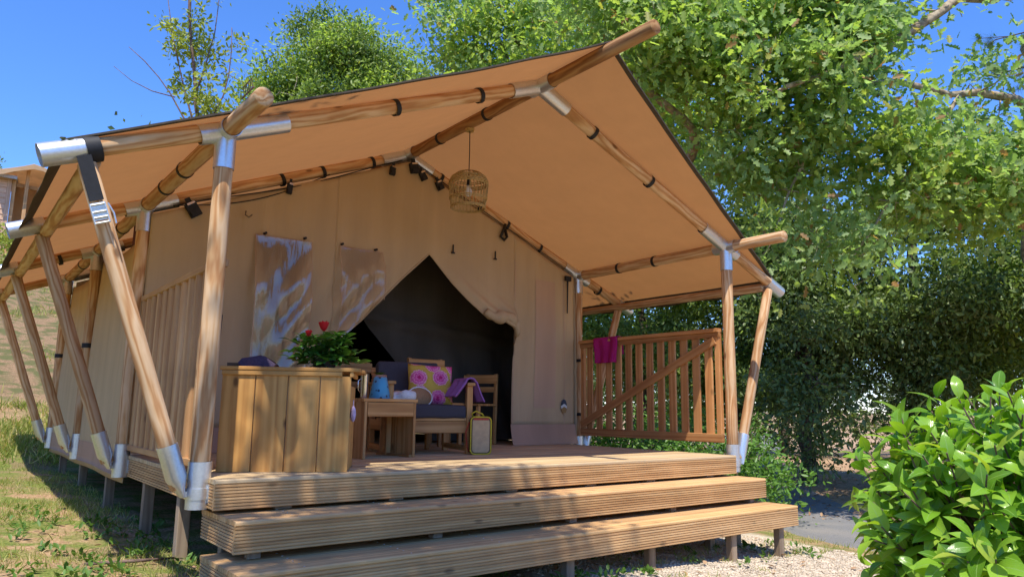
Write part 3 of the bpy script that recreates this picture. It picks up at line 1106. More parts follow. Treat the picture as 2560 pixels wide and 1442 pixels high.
top = lambda x: rz_(x) - 0.085
front = thing  # placeholder
segs = [np.linspace(-2.46, -0.80, 70), np.linspace(-0.80, 1.425, 130), np.linspace(1.425, 2.37, 40)]
lows = [lambda x: 0.22, lambda x: float(np.interp(x, ex, ez)), lambda x: 0.22]
mbw = MB()
for xs, lo in zip(segs, lows):
    w_ = wall_cols([float(q) for q in xs], lo, top, 34)
    mbw.add(w_.v, w_.f)
front = mbw.build('front_wall', wall_mat, tent, smooth=True)
mod = front.modifiers.new('thick', 'SOLIDIFY')
mod.thickness = 0.004
# rolled hem along the pulled-aside flap edges
pts = [Vector((float(x), wall_y(float(x), float(np.interp(x, ex, ez))) - 0.006, float(np.interp(x, ex, ez)))) for x in np.linspace(-0.8, 1.42, 70)]
MB().tube(pts, [0.007 + 0.018 * sstep(0.75, 1.3, p.x) for p in pts], 8).build('flap_hem', wall_mat, front, smooth=True)
# gathered roll where the right flap is tied back
mbr = MB()
pts = [Vector((lerp(0.98, 1.43, t), WY - 0.075 - 0.03 * math.sin(t * 3), lerp(1.47, 1.36, t) - 0.03 * math.sin(t * 7))) for t in np.linspace(0, 1, 14)]
mbr.tube(pts, [0.02 + 0.05 * math.sin(math.pi * t) + 0.012 * math.sin(t * 19) for t in np.linspace(0.08, 0.9, 14)], 12)
mbr.tube([(1.36, WY - 0.09, 1.40), (1.42, WY - 0.10, 1.30), (1.415, WY - 0.09, 1.22)], [0.05, 0.045, 0.022], 10)
mbr.build('flap_roll', wall_mat, front, smooth=True)
# vinyl mud wall along the foot
for (a, b) in ((-2.46, -0.80), (1.40, 2.38)):
    mb = MB()
    rows = []
    for x in np.linspace(a, b, 40):
        x = float(x)
        rows.append([(x, WY - 0.012 + 0.02 * math.sin(7 * x) * (1 - z / 0.25) - 0.05 * (1 - z / 0.25) ** 2, z) for z in (0.004, 0.02, 0.08, 0.16, 0.235)])
    mb.rings(rows, cap=False, closed=False)
    mb.build('mud_wall', mud_mat, front, smooth=True)
# patch over a closed window on the right, stitched strips beside it
mb = MB()
mb.rings([[(x, wall_y(x, z) - 0.010, z) for z in np.linspace(0.42, 1.925, 24)] for x in np.linspace(1.74, 2.06, 8)], cap=False, closed=False)
mb.build('window_flap', patch_mat, front, smooth=True)
for x in (1.432, 2.20):
    mb = MB()
    mb.rings([[(xx, wall_y(xx, z) - 0.009, z) for z in np.linspace(0.24, 2.10 if x < 2 else 1.98, 24)] for xx in (x, x + 0.012)], cap=False, closed=False)
    mb.build('seam_tape', patch_mat, front)
# oval emblem
mb = MB()
n = 28
mb.rings([[(0.045 * math.cos(t), yy, 0.085 * math.sin(t)) for t in (2 * math.pi * j / n for j in range(n))] for yy in (0.004, -0.003)])
mb.build('emblem', emb_mat, front, Matrix.Translation((2.185, WY - 0.032, 0.44)))
front.children[-1]['label'] = 'small oval emblem with dark blue arch, white band and brown foot'
# crumpled clear vinyl window sheets
def sheet(x0, x1, z0, z1, fold, cutfn=None, mat=None):
    mb = MB()
    nx, nz = 46, 90
    rows = []
    r2 = random.Random(int(x0 * 100))
    ph = [r2.uniform(0, 6.28) for _ in range(8)]
    for i in range(nx + 1):
        col = []
        for j in range(nz + 1):
            u, v = i / nx, j / nz
            x = lerp(x0, x1, u)
            zb = z0 if cutfn is None else max(z0, cutfn(x))
            z = lerp(z1, zb, v)
            a = sstep(0.0, 0.35, v)
            bel = 0.085 * sstep(0.0, 0.42, v) - 0.03 * v
            d = 0.010 * math.sin(u * 7 + ph[0] + 2.4 * math.sin(v * 4 + ph[1])) + 0.005 * math.sin(u * 17 - v * 5 + ph[2] + 1.5 * math.sin(v * 5 + ph[3]))
            d += 0.0018 * math.sin(u * 35 + v * 9 + ph[4]) + 0.003 * math.sin(v * 13 + 4 * math.sin(u * 4 + ph[5]))
            col.append((x, wall_y(x, z) - 0.024 - bel - a * abs(fold) - a * d, z))
        rows.append(col)
    mb.rings(rows, cap=False, closed=False)
    o = mb.build('window_sheet', mat or vinyl_mat, front, smooth=True)
    for xs_ in ((x0, x1)):
        zb = z0 if cutfn is None else max(z0, cutfn(xs_))
        MB().tube([(xs_, wall_y(xs_, z) - 0.03 - 0.085 * sstep(0.0, 0.42, (z1 - z) / (z1 - zb)), z) for z in np.linspace(zb, z1, 20)], 0.0035, 5).build('sheet_binding', patch_mat, o)
    MB().tube([(xx, wall_y(xx, z1) - 0.03, z1) for xx in np.linspace(x0, x1, 12)], 0.0035, 5).build('sheet_binding', patch_mat, o)
    return o


sheet(-1.58, -1.05, 0.62, 1.955, 0.0)
sheet(-0.762, -0.29, 0.9, 1.962, 0.01, lambda x: float(np.interp(x, ex, ez)) + 0.012, vinyl_mat2)
# black toggles and hooks
for (x, z) in ((-1.50, 1.975), (-1.12, 1.985), (-0.74, 1.985), (-0.37, 1.98)):
    MB().tube([(x, WY - 0.005, z), (x, WY - 0.05, z)], [0.014, 0.012], 8).build('toggle', black_mat, front)
for (x, z) in ((0.557, 2.127), (1.13, 2.135)):
    mb = MB()
    mb.box((x, WY - 0.035, z), (0.012, 0.012, 0.085))
    mb.box((x, WY - 0.035, z - 0.048), (0.04, 0.016, 0.016))
    mb.build('toggle', black_mat, front)
mb = MB()
mb.tube([(-1.69, WY - 0.03, 2.15), (-1.70, WY - 0.05, 2.11), (-1.67, WY - 0.06, 2.09), (-1.64, WY - 0.05, 2.12)], 0.006, 6)
mb.build('hook', plain('hook_steel', (0.2, 0.17, 0.12), 0.4, 0.8), front, smooth=True)

# side walls of the inner cabin and the dark sleeping tent inside
for s, xw in ((-1, -2.44), (1, 2.37)):
    mb = MB()
    rows = []
    for i in range(61):
        yy = lerp(WY + 0.004, 6.92, i / 60)
        top_z = 1.96 - 0.10 * abs(math.sin(math.pi * (yy - PY[1]) / 2.36)) if s < 0 else 2.0
        ht = []
        for j in range(21):
            z = lerp(-0.215 if s < 0 else 0.0, top_z, j / 20)
            out_ = 0.05 * (1 - j / 20) ** 2 + 0.012 * math.sin(3 * yy + z) + 0.02 * math.sin(math.pi * j / 20)
            ht.append((xw + s * out_, yy, z))
        rows.append(ht)
    mb.rings(rows, cap=False, closed=False)
    sw = mb.build('side_wall', wall_mat, tent, smooth=True)
    sw.modifiers.new('thick', 'SOLIDIFY').thickness = 0.004
    if s < 0:
        mb = MB()
        mb.rings([[(xw - 0.058 - 0.012 * math.sin(3 * yy + z) + 0.10 * (z + 0.22) ** 1.5 * 0.6, yy, z) for z in np.linspace(-0.225, 0.03, 6)] for yy in np.linspace(WY + 0.02, 6.9, 60)], cap=False, closed=False)
        mb.build('mud_wall', mud_mat, sw, smooth=True)
    # burgundy tabs and black buckles at the top corners
    for yy in ((2.32, 2.9, 4.45, 4.9) if s < 0 else (2.28,)):
        mb = MB()
        a = Vector((xw, yy, 1.86))
        b = Vector((s * 2.44, yy + 0.05, HJ - 0.02))
        mb.rings([[a + Vector((0, -0.09, 0)), a + Vector((0, 0.09, 0)), a + Vector((s * 0.004, 0.09, 0)), a + Vector((s * 0.004, -0.09, 0))],
                  [b + Vector((0, -0.03, 0)), b + Vector((0, 0.03, 0)), b + Vector((s * 0.004, 0.03, 0)), b + Vector((s * 0.004, -0.03, 0))]])
        mb.build('corner_tab', burg_mat, sw)
mb = MB()
mb.rings([[(x, 6.92, z) for z in (-0.2, 1.0, top(x))] for x in np.linspace(-2.4, 2.36, 30)], cap=False, closed=False)
mb.build('back_wall', wall_mat, tent)

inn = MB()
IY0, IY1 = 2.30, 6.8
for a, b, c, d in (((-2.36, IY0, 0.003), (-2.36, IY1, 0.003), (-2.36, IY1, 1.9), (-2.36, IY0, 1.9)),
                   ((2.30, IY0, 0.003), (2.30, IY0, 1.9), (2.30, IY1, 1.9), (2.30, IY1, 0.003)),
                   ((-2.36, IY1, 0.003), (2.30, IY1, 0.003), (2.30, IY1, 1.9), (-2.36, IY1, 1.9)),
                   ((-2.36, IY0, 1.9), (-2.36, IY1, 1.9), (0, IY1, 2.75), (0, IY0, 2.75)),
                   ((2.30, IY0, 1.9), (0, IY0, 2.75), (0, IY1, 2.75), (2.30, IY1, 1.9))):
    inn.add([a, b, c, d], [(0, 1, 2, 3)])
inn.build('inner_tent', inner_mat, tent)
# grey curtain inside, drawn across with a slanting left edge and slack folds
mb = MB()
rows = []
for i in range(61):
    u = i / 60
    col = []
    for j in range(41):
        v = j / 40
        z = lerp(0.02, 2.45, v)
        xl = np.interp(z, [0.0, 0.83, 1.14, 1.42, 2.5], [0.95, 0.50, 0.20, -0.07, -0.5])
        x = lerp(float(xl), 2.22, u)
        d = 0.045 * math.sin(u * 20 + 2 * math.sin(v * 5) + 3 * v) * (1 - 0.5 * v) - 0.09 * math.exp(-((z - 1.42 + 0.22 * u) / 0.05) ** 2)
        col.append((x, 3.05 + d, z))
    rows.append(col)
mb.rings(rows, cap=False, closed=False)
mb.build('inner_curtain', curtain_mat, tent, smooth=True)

# cables, lamp clamps and buckles along the inner portal
mb = MB()
pts = [Vector((lerp(-2.3, -0.1, t), PY[1] - 0.075, rz_(lerp(-2.3, -0.1, t)) - 0.055 - 0.05 * math.sin(math.pi * t) ** 2)) for t in np.linspace(0, 1, 30)]
mb.tube(pts, 0.006, 6)
pts = [Vector((lerp(-2.3, -0.9, t), PY[1] - 0.07, rz_(lerp(-2.3, -0.9, t)) - 0.05 - 0.10 * math.sin(math.pi * t))) for t in np.linspace(0, 1, 24)]
mb.tube(pts, 0.005, 6)
pts = [Vector((lerp(0.1, 2.35, t), PY[1] - 0.07, rz_(lerp(0.1, 2.35, t)) - 0.062)) for t in np.linspace(0, 1, 24)]
mb.tube(pts, 0.005, 6)
mb.build('cable', cable_mat, tent, smooth=True)


def buckle(p, w, h, rot):
    M = Matrix.Translation(Vector(p)) @ Matrix.Rotation(rot, 4, 'Y')
    mb = MB()
    mb.box((0, 0, -h / 2), (w, 0.03, h))
    mb.box((0, -0.02, -h * 0.75), (w * 0.8, 0.025, h * 0.35))
    mb.box((0, -0.005, 0.02), (w * 0.45, 0.012, 0.05))
    o = mb.build('buckle', black_mat, tent, M)
    k = MB()
    k.box((0, -0.03, -h * 0.08), (w * 0.7, 0.012, 0.018))
    k.build('buckle_bar', chrome_mat, o, M)


for (x, dz, r_, w, h) in ((-0.22, -0.11, 0.1, 0.06, 0.09), (0.02, -0.10, -0.25, 0.10, 0.11), (0.12, -0.13, -0.5, 0.07, 0.10), (0.33, -0.11, -0.55, 0.075, 0.10), (-2.18, -0.06, -0.6, 0.10, 0.13), (-1.3, -0.07, 0.1, 0.05, 0.10)):
    buckle((x, PY[1] - 0.10, rz_(x) + dz), w, h, r_)
mb = MB()
mb.tube([(1.27, PY[1] - 0.09, rz_(1.27) - 0.05), (1.24, PY[1] - 0.10, rz_(1.27) - 0.12), (1.20, PY[1] - 0.10, rz_(1.27) - 0.21), (1.25, PY[1] - 0.10, rz_(1.27) - 0.24), (1.29, PY[1] - 0.10, rz_(1.27) - 0.20), (1.26, PY[1] - 0.10, rz_(1.27) - 0.11)], 0.017, 8)
mb.build('cable_coil', cable_mat, tent, smooth=True)
mb = MB()
mb.rings([[(2.22 + 0.01 * j, PY[1] - 0.10, z) for j, z in ((0, 1.98 - 0.42 * t),)] + [(2.25 - 0.012 * t, PY[1] - 0.10, 1.98 - 0.42 * t), (2.25 - 0.012 * t, PY[1] - 0.096, 1.98 - 0.42 * t), (2.22 + 0.015 * t, PY[1] - 0.096, 1.98 - 0.42 * t)] for t in np.linspace(0, 1, 8)])
mb.box((2.24, PY[1] - 0.10, 1.99), (0.09, 0.03, 0.06))
mb.build('hanging_strap', black_mat, tent)
# bands round the rear left posts
for py in PY[2:]:
    o = [q for q in tent.children if q.name.startswith('post') and abs(MW[q].translation.y - py) < .01 and MW[q].translation.x < 0][0]
    loop((-PX, py, 1.02), (0, 0, 1), o, RP, 0.05)
# hose clipped to the left front post
MB().tube([(-2.43, 0.10, 0.02), (-2.425, 0.10, 0.25), (-2.43, 0.11, 0.5), (-2.42, 0.10, 0.95)], [0.012, 0.014, 0.011, 0.012], 8).build('cable', cable_mat, tent, smooth=True)

# ratchet strap round the front left rafter
rs = thing('ratchet_strap', 'black ratchet strap with steel buckle tied down the front left leaning pole', 'strap', (-3.1, 0, 0.9))
loop((-3.20, 0, 1.79), (XO - PX, 0, -(ZO - HJ)), rs, RS + 0.006, 0.075)
b0 = Vector((-(PX + 0.085), 0, -0.10))
b1 = Vector((-XS, 0, ZS - 0.03))
sd = (b1 - b0).normalized()
side = Vector((-0.25, -1, 0))
side = (side - sd * side.dot(sd)).normalized()
wd = sd.cross(side).normalized()
mb = MB()
rings = []
for t in np.linspace(0, 1, 10):
    c = b1 + sd * 0.03 - sd * (0.25 * t) + side * (RP + 0.004)
    rings.append([c + wd * 0.036, c - wd * 0.036, c - wd * 0.036 + side * 0.004, c + wd * 0.036 + side * 0.004])
mb.rings(rings)
mb.build('webbing', black_mat, rs)
mb = MB()
c = b1 - sd * 0.25 + side * (RP + 0.018)
R = Matrix((wd, side, -sd)).transposed().to_4x4()
M = Matrix.Translation(c) @ R
for sx in (-1, 1):
    mb.box((sx * 0.036, 0.006, 0.045), (0.006, 0.026, 0.11))
for z in (-0.005, 0.035, 0.065, 0.095):
    mb.tube([(-0.039, 0.01, z), (0.039, 0.01, z)], 0.006, 8)
mb.box((0, 0.002, 0.0), (0.075, 0.008, 0.03))
mb.tube([(0.05, 0.02, 0.0), (0.065, 0.03, 0.06), (0.062, 0.03, 0.115)], 0.005, 6)
mb.box((0, 0.0, 0.045), (0.066, 0.006, 0.07))
mb.build('ratchet', galv_mat, rs, M, True, 40)

# little wire guard left on the end of the front left eave beam
wg = thing('wire_guard', 'small rusty wire comb on top of the front left beam end', 'wire guard', (-2.5, -0.5, HJ + 0.06))
mb = MB()
for i in range(6):
    yy = -0.62 + 0.028 * i
    mb.tube([(-2.55, yy, HJ + 0.052), (-2.56, yy, HJ + 0.105)], 0.0028, 5)
mb.tube([(-2.56, -0.63, HJ + 0.105), (-2.56, -0.47, HJ + 0.10)], 0.003, 5)
mb.tube([(-2.55, -0.64, HJ + 0.052), (-2.55, -0.44, HJ + 0.052)], 0.005, 5)
mb.build('comb', plain('rust', (0.20, 0.12, 0.08), 0.8), wg)

# dead leaves and moss caught on the outer corner of the roof
md = MB()
for i in range(16):
    a = i * 2.1
    c = Vector((-3.36 + 0.012 * i, 0.02 + 0.035 * math.sin(a), ZO + 0.075 + 0.012 * (i % 3)))
    d = Vector((math.cos(a), math.sin(a), 0.25)).normalized() * 0.045
    w = Vector((-d.y, d.x, 0)) * 0.4
    md.add([c, c + d * 0.5 + w + Vector((0, 0, .012)), c + d, c + d * 0.5 - w + Vector((0, 0, .006))], [(0, 1, 2, 3)])
o = md.build('leaf_debris', plain('debris', (0.20, 0.21, 0.09), 0.9, 0, 0.1, 0.3, 20), None)
tag(o, 'small heap of mossy leaf debris on the front left roof corner', 'leaf debris', kind='stuff')

# ------------------------------------------------------------------ railing (left) and gate (right)
rl = thing('slat_railing', 'left slatted timber railing with close rounded pickets between the posts', 'railing', (-2.45, 1.2, 0.05))
RX = -2.445
board('top_rail', (RX, 0.06, 1.285), (RX, 2.16, 1.285), 0.075, 0.042, rail_mat, rl)
board('bottom_rail', (RX, 0.06, 0.085), (RX, 2.16, 0.085), 0.07, 0.045, rail_mat, rl)
ns = 12
for i in range(ns):
    yy = 0.15 + i * (1.96 / (ns - 1))
    M, L = frame((RX - 0.012, yy, 0.085), (RX - 0.012, yy, 1.243), up=(-1, 0, 0))
    mb = MB()
    prof = [(-0.044, -0.022), (-0.044, 0.0)] + [(0.044 * math.cos(math.pi - a), 0.020 * math.sin(a)) for a in np.linspace(0.35, math.pi - 0.35, 7)] + [(0.044, 0.0), (0.044, -0.022)]
    mb.rings([[(0, a, b) for a, b in reversed(prof)], [(L, a, b) for a, b in reversed(prof)]])
    mb.build('picket', rail_mat, rl, M, True, 40)

gt = thing('timber_gate', 'reddish slatted timber gate panel with one diagonal brace on the right side', 'gate', (2.45, 1.05, 0.1))
GX = 2.43
GY0, GY1, GZ0, GZ1 = 0.065, 2.10, 0.10, 1.235
board('top_rail', (GX, GY1, GZ1), (GX, GY0, GZ1), 0.075, 0.038, gate_mat, gt)
board('top_rail', (GX - 0.01, GY1, GZ1 - 0.065), (GX - 0.01, GY0, GZ1 - 0.065), 0.05, 0.028, gate_mat, gt, up=(-1, 0, 0))
board('bottom_rail', (GX - 0.006, GY1, GZ0 + 0.045), (GX - 0.006, GY0, GZ0 + 0.045), 0.085, 0.04, gate_mat, gt, up=(-1, 0, 0))
for yy in (GY0 + 0.035, GY1 - 0.03):
    board('stile', (GX, yy, GZ0 + 0.09), (GX, yy, GZ1 - 0.042), 0.06, 0.045, gate_mat, gt, up=(-1, 0, 0))
n = 12
for i in range(n):
    yy = lerp(GY0 + 0.155, GY1 - 0.14, i / (n - 1))
    board('slat', (GX + 0.012, yy, GZ0 + 0.06), (GX + 0.012, yy, GZ1 - 0.045), 0.092, 0.024, gate_mat, gt, up=(-1, 0, 0))
board('brace', (GX - 0.022, GY1 - 0.02, GZ0 + 0.13), (GX - 0.022, GY0 + 0.05, GZ1 - 0.12), 0.085, 0.026, gate_mat, gt, up=(-1, 0, 0))
for z in (0.35, 1.0):
    MB().box((GX + 0.01, GY1 + 0.05, z), (0.03, 0.09, 0.035)).build('hinge', black_mat, gt)

# magenta towel over the gate
tw = None
mb = MB()
rows = []
nu, nv = 18, 34
for i in range(nu + 1):
    u = i / nu
    col = []
    for j in range(nv + 1):
        v = j / nv
        s_ = lerp(-0.34, 0.24, v)
        yy = lerp(1.445, 1.80, u) + 0.012 * math.sin(s_ * 14 + u * 2)
        fold = 0.012 * math.sin(u * 15 + 2) * min(1, abs(s_) / 0.12) + 0.01 * math.sin(u * 6 + s_ * 9)
        if s_ < -0.045:
            p = (GX - 0.052 + fold, yy, GZ1 + 0.007 + (s_ + 0.045))
        elif s_ > 0.045:
            p = (GX + 0.052 + fold, yy, GZ1 + 0.007 - (s_ - 0.045))
        else:
            a = (s_ + 0.045) / 0.09 * math.pi
            p = (GX - 0.052 * math.cos(a), yy, GZ1 + 0.007 + 0.010 * math.sin(a))
        col.append(p)
    rows.append(col)
mb.rings(rows, cap=False, closed=False)
tw = mb.build('towel', magenta_fab, None, smooth=True)
tw.modifiers.new('thick', 'SOLIDIFY').thickness = 0.008
tag(tw, 'magenta towel hung over the top rail of the gate', 'towel')

# ------------------------------------------------------------------ pendant lamp
lp = thing('pendant_lamp', 'woven rattan basket lamp hanging from the ridge beam by a black cord', 'lamp', (0, 1.03, 2.4))
LX, LY, LZ = 0.0, 1.03, 2.405
MB().tube([(LX, LY, HR - RP - 0.004), (LX, LY, HR - RP - 0.03)], [0.045, 0.04], 16).build('ceiling_cap', rattan_mat, lp, smooth=True, auto=40)
MB().tube([(LX, LY, HR - RP - 0.03), (LX + 0.002, LY, 2.8), (LX, LY, 2.55)], 0.0045, 6).build('cord', cable_mat, lp)
MB().tube([(LX, LY, 2.56), (LX, LY, 2.47)], [0.016, 0.02], 12).build('bulb_holder', cable_mat, lp, smooth=True, auto=40)
mb = MB()
mb.tube([(LX, LY, 2.472), (LX, LY, 2.45), (LX, LY, 2.42), (LX, LY, 2.39), (LX, LY, 2.37), (LX, LY, 2.362)], [0.015, 0.02, 0.033, 0.036, 0.026, 0.006], 14)
mb.build('bulb', bulb_mat, lp, smooth=True)
prof = [(0.055, 2.60), (0.11, 2.585), (0.155, 2.55), (0.180, 2.50), (0.182, 2.44), (0.172, 2.35), (0.155, 2.25)]


def prad(z):
    zs = [p[1] for p in reversed(prof)]
    rs_ = [p[0] for p in reversed(prof)]
    return float(np.interp(z, zs, rs_))


rib_me = None
for i in range(30):
    a = 2 * math.pi * i / 30
    if rib_me is None:
        rib_me = MB().tube([(r, 0, z - 2.4) for r, z in prof], 0.0042, 5).mesh('rib', True)
    obj('rib', rib_me, rattan_mat, lp, Matrix.Translation((LX, LY, 2.4)) @ Matrix.Rotation(a, 4, 'Z'))
for z, th in ((2.60, 0.005), (2.545, 0.005), (2.53, 0.005), (2.505, 0.006), (2.49, 0.006), (2.475, 0.006), (2.345, 0.006), (2.33, 0.005), (2.262, 0.006), (2.25, 0.007)):
    r = prad(z) + 0.004
    MB().tube([(LX + r * math.cos(t), LY + r * math.sin(t), z) for t in np.linspace(0, 2 * math.pi, 33)], th, 5).build('hoop', rattan_mat, lp, smooth=True)

# ------------------------------------------------------------------ porch furniture
# plank cabinet, turned towards the steps
ang = math.atan2(-0.391, 0.698)
cb = thing('plank_cabinet', 'low cabinet of upright pine planks at the left front of the deck', 'cabinet', (-2.324, 0.311, 0.002), ang)
CM = MW[cb]
CWID, CD, CH = 0.80, 0.48, 0.60


def lb(name, p0, p1, w, t, mat, parent, up, M, ch=0.004):
    q0, q1 = M @ Vector(p0), M @ Vector(p1)
    return board(name, q0, q1, w, t, mat, parent, up=(M.to_3x3() @ Vector(up)), ch=ch)


edges = [0, 0.205, 0.405, 0.605, 0.80]
for a, b in zip(edges[:-1], edges[1:]):
    lb('plank', ((a + b) / 2, 0, 0.0), ((a + b) / 2, 0, CH), b - a - 0.005, 0.022, cab_mat, cb, (0, -1, 0), CM, 0.003)
for k2 in range(2):
    yc = 0.026 + CD * (k2 + 0.5) / 2
    lb('side_plank', (CWID - 0.004, yc, 0.0), (CWID - 0.004, yc, CH - 0.06), CD / 2 - 0.005, 0.022, cab_mat, cb, (1, 0, 0), CM, 0.003)
    lb('side_plank', (0.004, yc, 0.0), (0.004, yc, CH - 0.06), CD / 2 - 0.005, 0.022, cab_mat, cb, (-1, 0, 0), CM, 0.003)
lb('rail', (0.0, -0.014, CH + 0.012), (CWID - 0.06, -0.014, CH + 0.012), 0.03, 0.022, cab_mat, cb, (0, -1, 0), CM)
lb('top_board', (-0.012, 0.10, CH + 0.052), (CWID + 0.05, 0.10, CH + 0.052), 0.235, 0.024, cab_mat, cb, (0, 0, 1), CM)
lb('top_board', (-0.012, 0.345, CH + 0.051), (CWID + 0.07, 0.345, CH + 0.051), 0.24, 0.024, cab_mat, cb, (0, 0, 1), CM)
lb('rail', (CWID + 0.012, -0.01, CH + 0.012), (CWID + 0.012, CD, CH + 0.012), 0.03, 0.022, cab_mat, cb, (1, 0, 0), CM)

# folded cloth on the cabinet
pc = thing('folded_cloth', 'folded dark slate-purple cloth on the left end of the cabinet', 'cloth', CM @ Vector((0.17, 0.22, CH + 0.054)), ang)
M = MW[pc]
mb = MB()
mb.rings([[(x, y * 0.7, z) for x, y, z in r] for r in (
    [(-0.10, -0.10, 0.0), (0.11, -0.10, 0.0), (0.12, 0.10, 0.0), (-0.10, 0.10, 0.0)],
    [(-0.11, -0.11, 0.03), (0.125, -0.10, 0.02), (0.125, 0.11, 0.02), (-0.10, 0.10, 0.03)],
    [(-0.09, -0.09, 0.058), (0.05, -0.07, 0.075), (0.09, 0.08, 0.05), (-0.08, 0.08, 0.06)],
    [(-0.04, -0.05, 0.068), (0.02, -0.04, 0.082), (0.03, 0.04, 0.07), (-0.03, 0.04, 0.07)])])
o = mb.build('fold', navy_fab, pc, M, True, 35)
mb = MB()
mb.box((-0.155, 0.03, 0.015), (0.07, 0.10, 0.03))
mb.build('book_edge', browncloth, pc, M)

# flowering pot plant on the cabinet
pp = thing('potted_plant', 'leafy green potted plant with red blooms on the cabinet', 'plant', CM @ Vector((0.60, 0.22, CH + 0.054)), 0)
P0 = MW[pp].translation
MB().tube([P0 + Vector((0, 0, 0.0)), P0 + Vector((0, 0, 0.06)), P0 + Vector((0, 0, 0.065)), P0 + Vector((0, 0, 0.055))], [0.07, 0.08, 0.085, 0.07], 18).build('pot', pot_dark, pp, smooth=True, auto=40)


def leaf_mesh(name, L=1.0, W=0.42, curve=0.18, fold=0.16, n=6, tip=1.6, wav=0.0):
    """pointed leaf along +X, folded on its midrib, tip drooping; UV: x along, y across"""
    vs, uv = [], []
    for i in range(n + 1):
        t = i / n
        w = W / 2 * (math.sin(math.pi * min(1, t ** 0.85)) ** 0.8) * (1 - 0.15 * t) if 0 < i < n else 0.0
        z = curve * (0.25 - (t - 0.45) ** 2 * 1.0) - 0.0
        wz = wav * math.sin(t * 9)
        for s in (-1, 0, 1):
            vs.append((t * L, s * w, (z + (fold * w * 1.2 if s else 0) + (wz * w * s)) * L))
            uv.append((t, s * 1.0))
    fs = []
    for i in range(n):
        for a in (0, 1):
            fs.append((i * 3 + a, i * 3 + 3 + a, i * 3 + 4 + a, i * 3 + 1 + a))
    me = bpy.data.meshes.new(name)
    me.from_pydata(vs, [], fs)
    l = me.uv_layers.new(name='UVMap')
    l.data.foreach_set('uv', [c for p in me.polygons for vi in p.vertices for c in uv[vi]])
    me.shade_smooth()
    return me


def leaf_frame(p, d, up, L, roll=0.0):
    d = Vector(d).normalized()
    u = Vector(up)
    y = u.cross(d)
    if y.length < 1e-4:
        y = Vector((0, 1, 0)).cross(d)
    y.normalize()
    z = d.cross(y)
    R = Matrix((d, y, z)).transposed().to_4x4() @ Matrix.Rotation(roll, 4, 'X')
    return Matrix.Translation(p) @ R @ Matrix.Scale(L, 4)


pl_me = [leaf_mesh('leaf', 1, 0.62, 0.3, 0.2, 5), leaf_mesh('leaf', 1, 0.55, 0.5, 0.3, 5)]
for q in pl_me:
    q.materials.append(leaf_plant)
rr = random.Random(3)
stems = MB()
for i in range(44):
    a = rr.uniform(0, 6.28)
    reach = rr.uniform(0.05, 0.25)
    hgt = rr.uniform(0.035 if reach > 0.1 else 0.12, 0.20) + 0.04 * (reach < 0.15)
    tip = P0 + Vector((math.cos(a) * reach, math.sin(a) * reach * 0.8, hgt))
    mid = P0 + Vector((math.cos(a) * reach * 0.45, math.sin(a) * reach * 0.4, 0.07 + hgt * 0.5))
    stems.tube([P0 + Vector((0, 0, 0.07)), mid, tip], [0.004, 0.003, 0.002], 5)
    for k2 in range(7):
        t = 1 - 0.12 * k2
        pos = mid.lerp(tip, t)
        b = a + k2 * 2.4 + rr.uniform(-.4, .4)
        d = Vector((math.cos(b), math.sin(b), rr.uniform(-0.25, 0.55)))
        obj('leaf', pl_me[k2 % 2], None, pp, leaf_frame(pos, d, (0, 0, 1), rr.uniform(0.055, 0.095), rr.uniform(-.5, .5)))
for i in range(26):
    a = -1.95 + rr.uniform(-1.3, 1.3)
    reach = rr.uniform(0.08, 0.17)
    pos = P0 + Vector((math.cos(a) * reach, math.sin(a) * reach, rr.uniform(0.015, 0.13)))
    stems.tube([P0 + Vector((0, 0, 0.06)), P0.lerp(pos, 0.6) + Vector((0, 0, 0.05)), pos], [0.003, 0.003, 0.002], 5)
    for k2 in range(3):
        b = a + (k2 - 1) * 0.8 + rr.uniform(-.3, .3)
        obj('leaf', pl_me[k2 % 2], None, pp, leaf_frame(pos, Vector((math.cos(b), math.sin(b), rr.uniform(-0.35, 0.3))), (0, 0, 1), rr.uniform(0.055, 0.09), rr.uniform(-.5, .5)))
stems.build('stems', leaf_plant, pp)
for (dx, dy, dz, sc) in ((-0.05, -0.08, 0.275, 1.0), (-0.14, -0.05, 0.225, 0.65)):
    c = P0 + Vector((dx, dy, dz))
    fl = MB()
    nseg = 10
    for layer, (r0, r1, h) in enumerate(((0.006, 0.036, 0.06), (0.004, 0.024, 0.064), (0.003, 0.013, 0.06))):
        rings = []
        for v in np.linspace(0, 1, 5):
            rings.append([c + Vector((math.cos(t) * lerp(r0, r1, v ** 0.6) * (1 + 0.14 * math.sin(3 * t + layer)) * sc, math.sin(t) * lerp(r0, r1, v ** 0.6) * sc, (h * v - 0.03 + 0.008 * math.sin(5 * t + layer) * v) * sc)) for t in (2 * math.pi * j / nseg for j in range(nseg))])
        fl.rings(rings, cap=False)
    f_ = fl.build('flower', flower_mat, pp, smooth=True)
    MB().tube([c + Vector((0, 0, -0.03 * sc)), c + Vector((0.02, 0.03, -0.14))], [0.004, 0.003], 5).build('stalk', leaf_plant, f_)

# lilac ball half hidden behind the cabinet corner
mb = MB()
ctr = CM @ Vector((CWID + 0.015, 0.07, 0.36))
mb.rings([[ctr + Vector((0.016 * math.sin(p) * math.cos(t), 0.026 * math.sin(p) * math.sin(t), 0.052 * math.cos(p))) for t in (2 * math.pi * j / 16 for j in range(16))] for p in np.linspace(0.05, math.pi - 0.05, 10)])
o = mb.build('hanging_pouch', lilac_mat, None, smooth=True)
tag(o, 'small lilac pouch hung on the right side of the cabinet', 'pouch')
MB().tube([ctr + Vector((0, 0, 0.045)), ctr + Vector((0, 0, 0.09))], 0.003, 5).build('cord', lilac_mat, o)

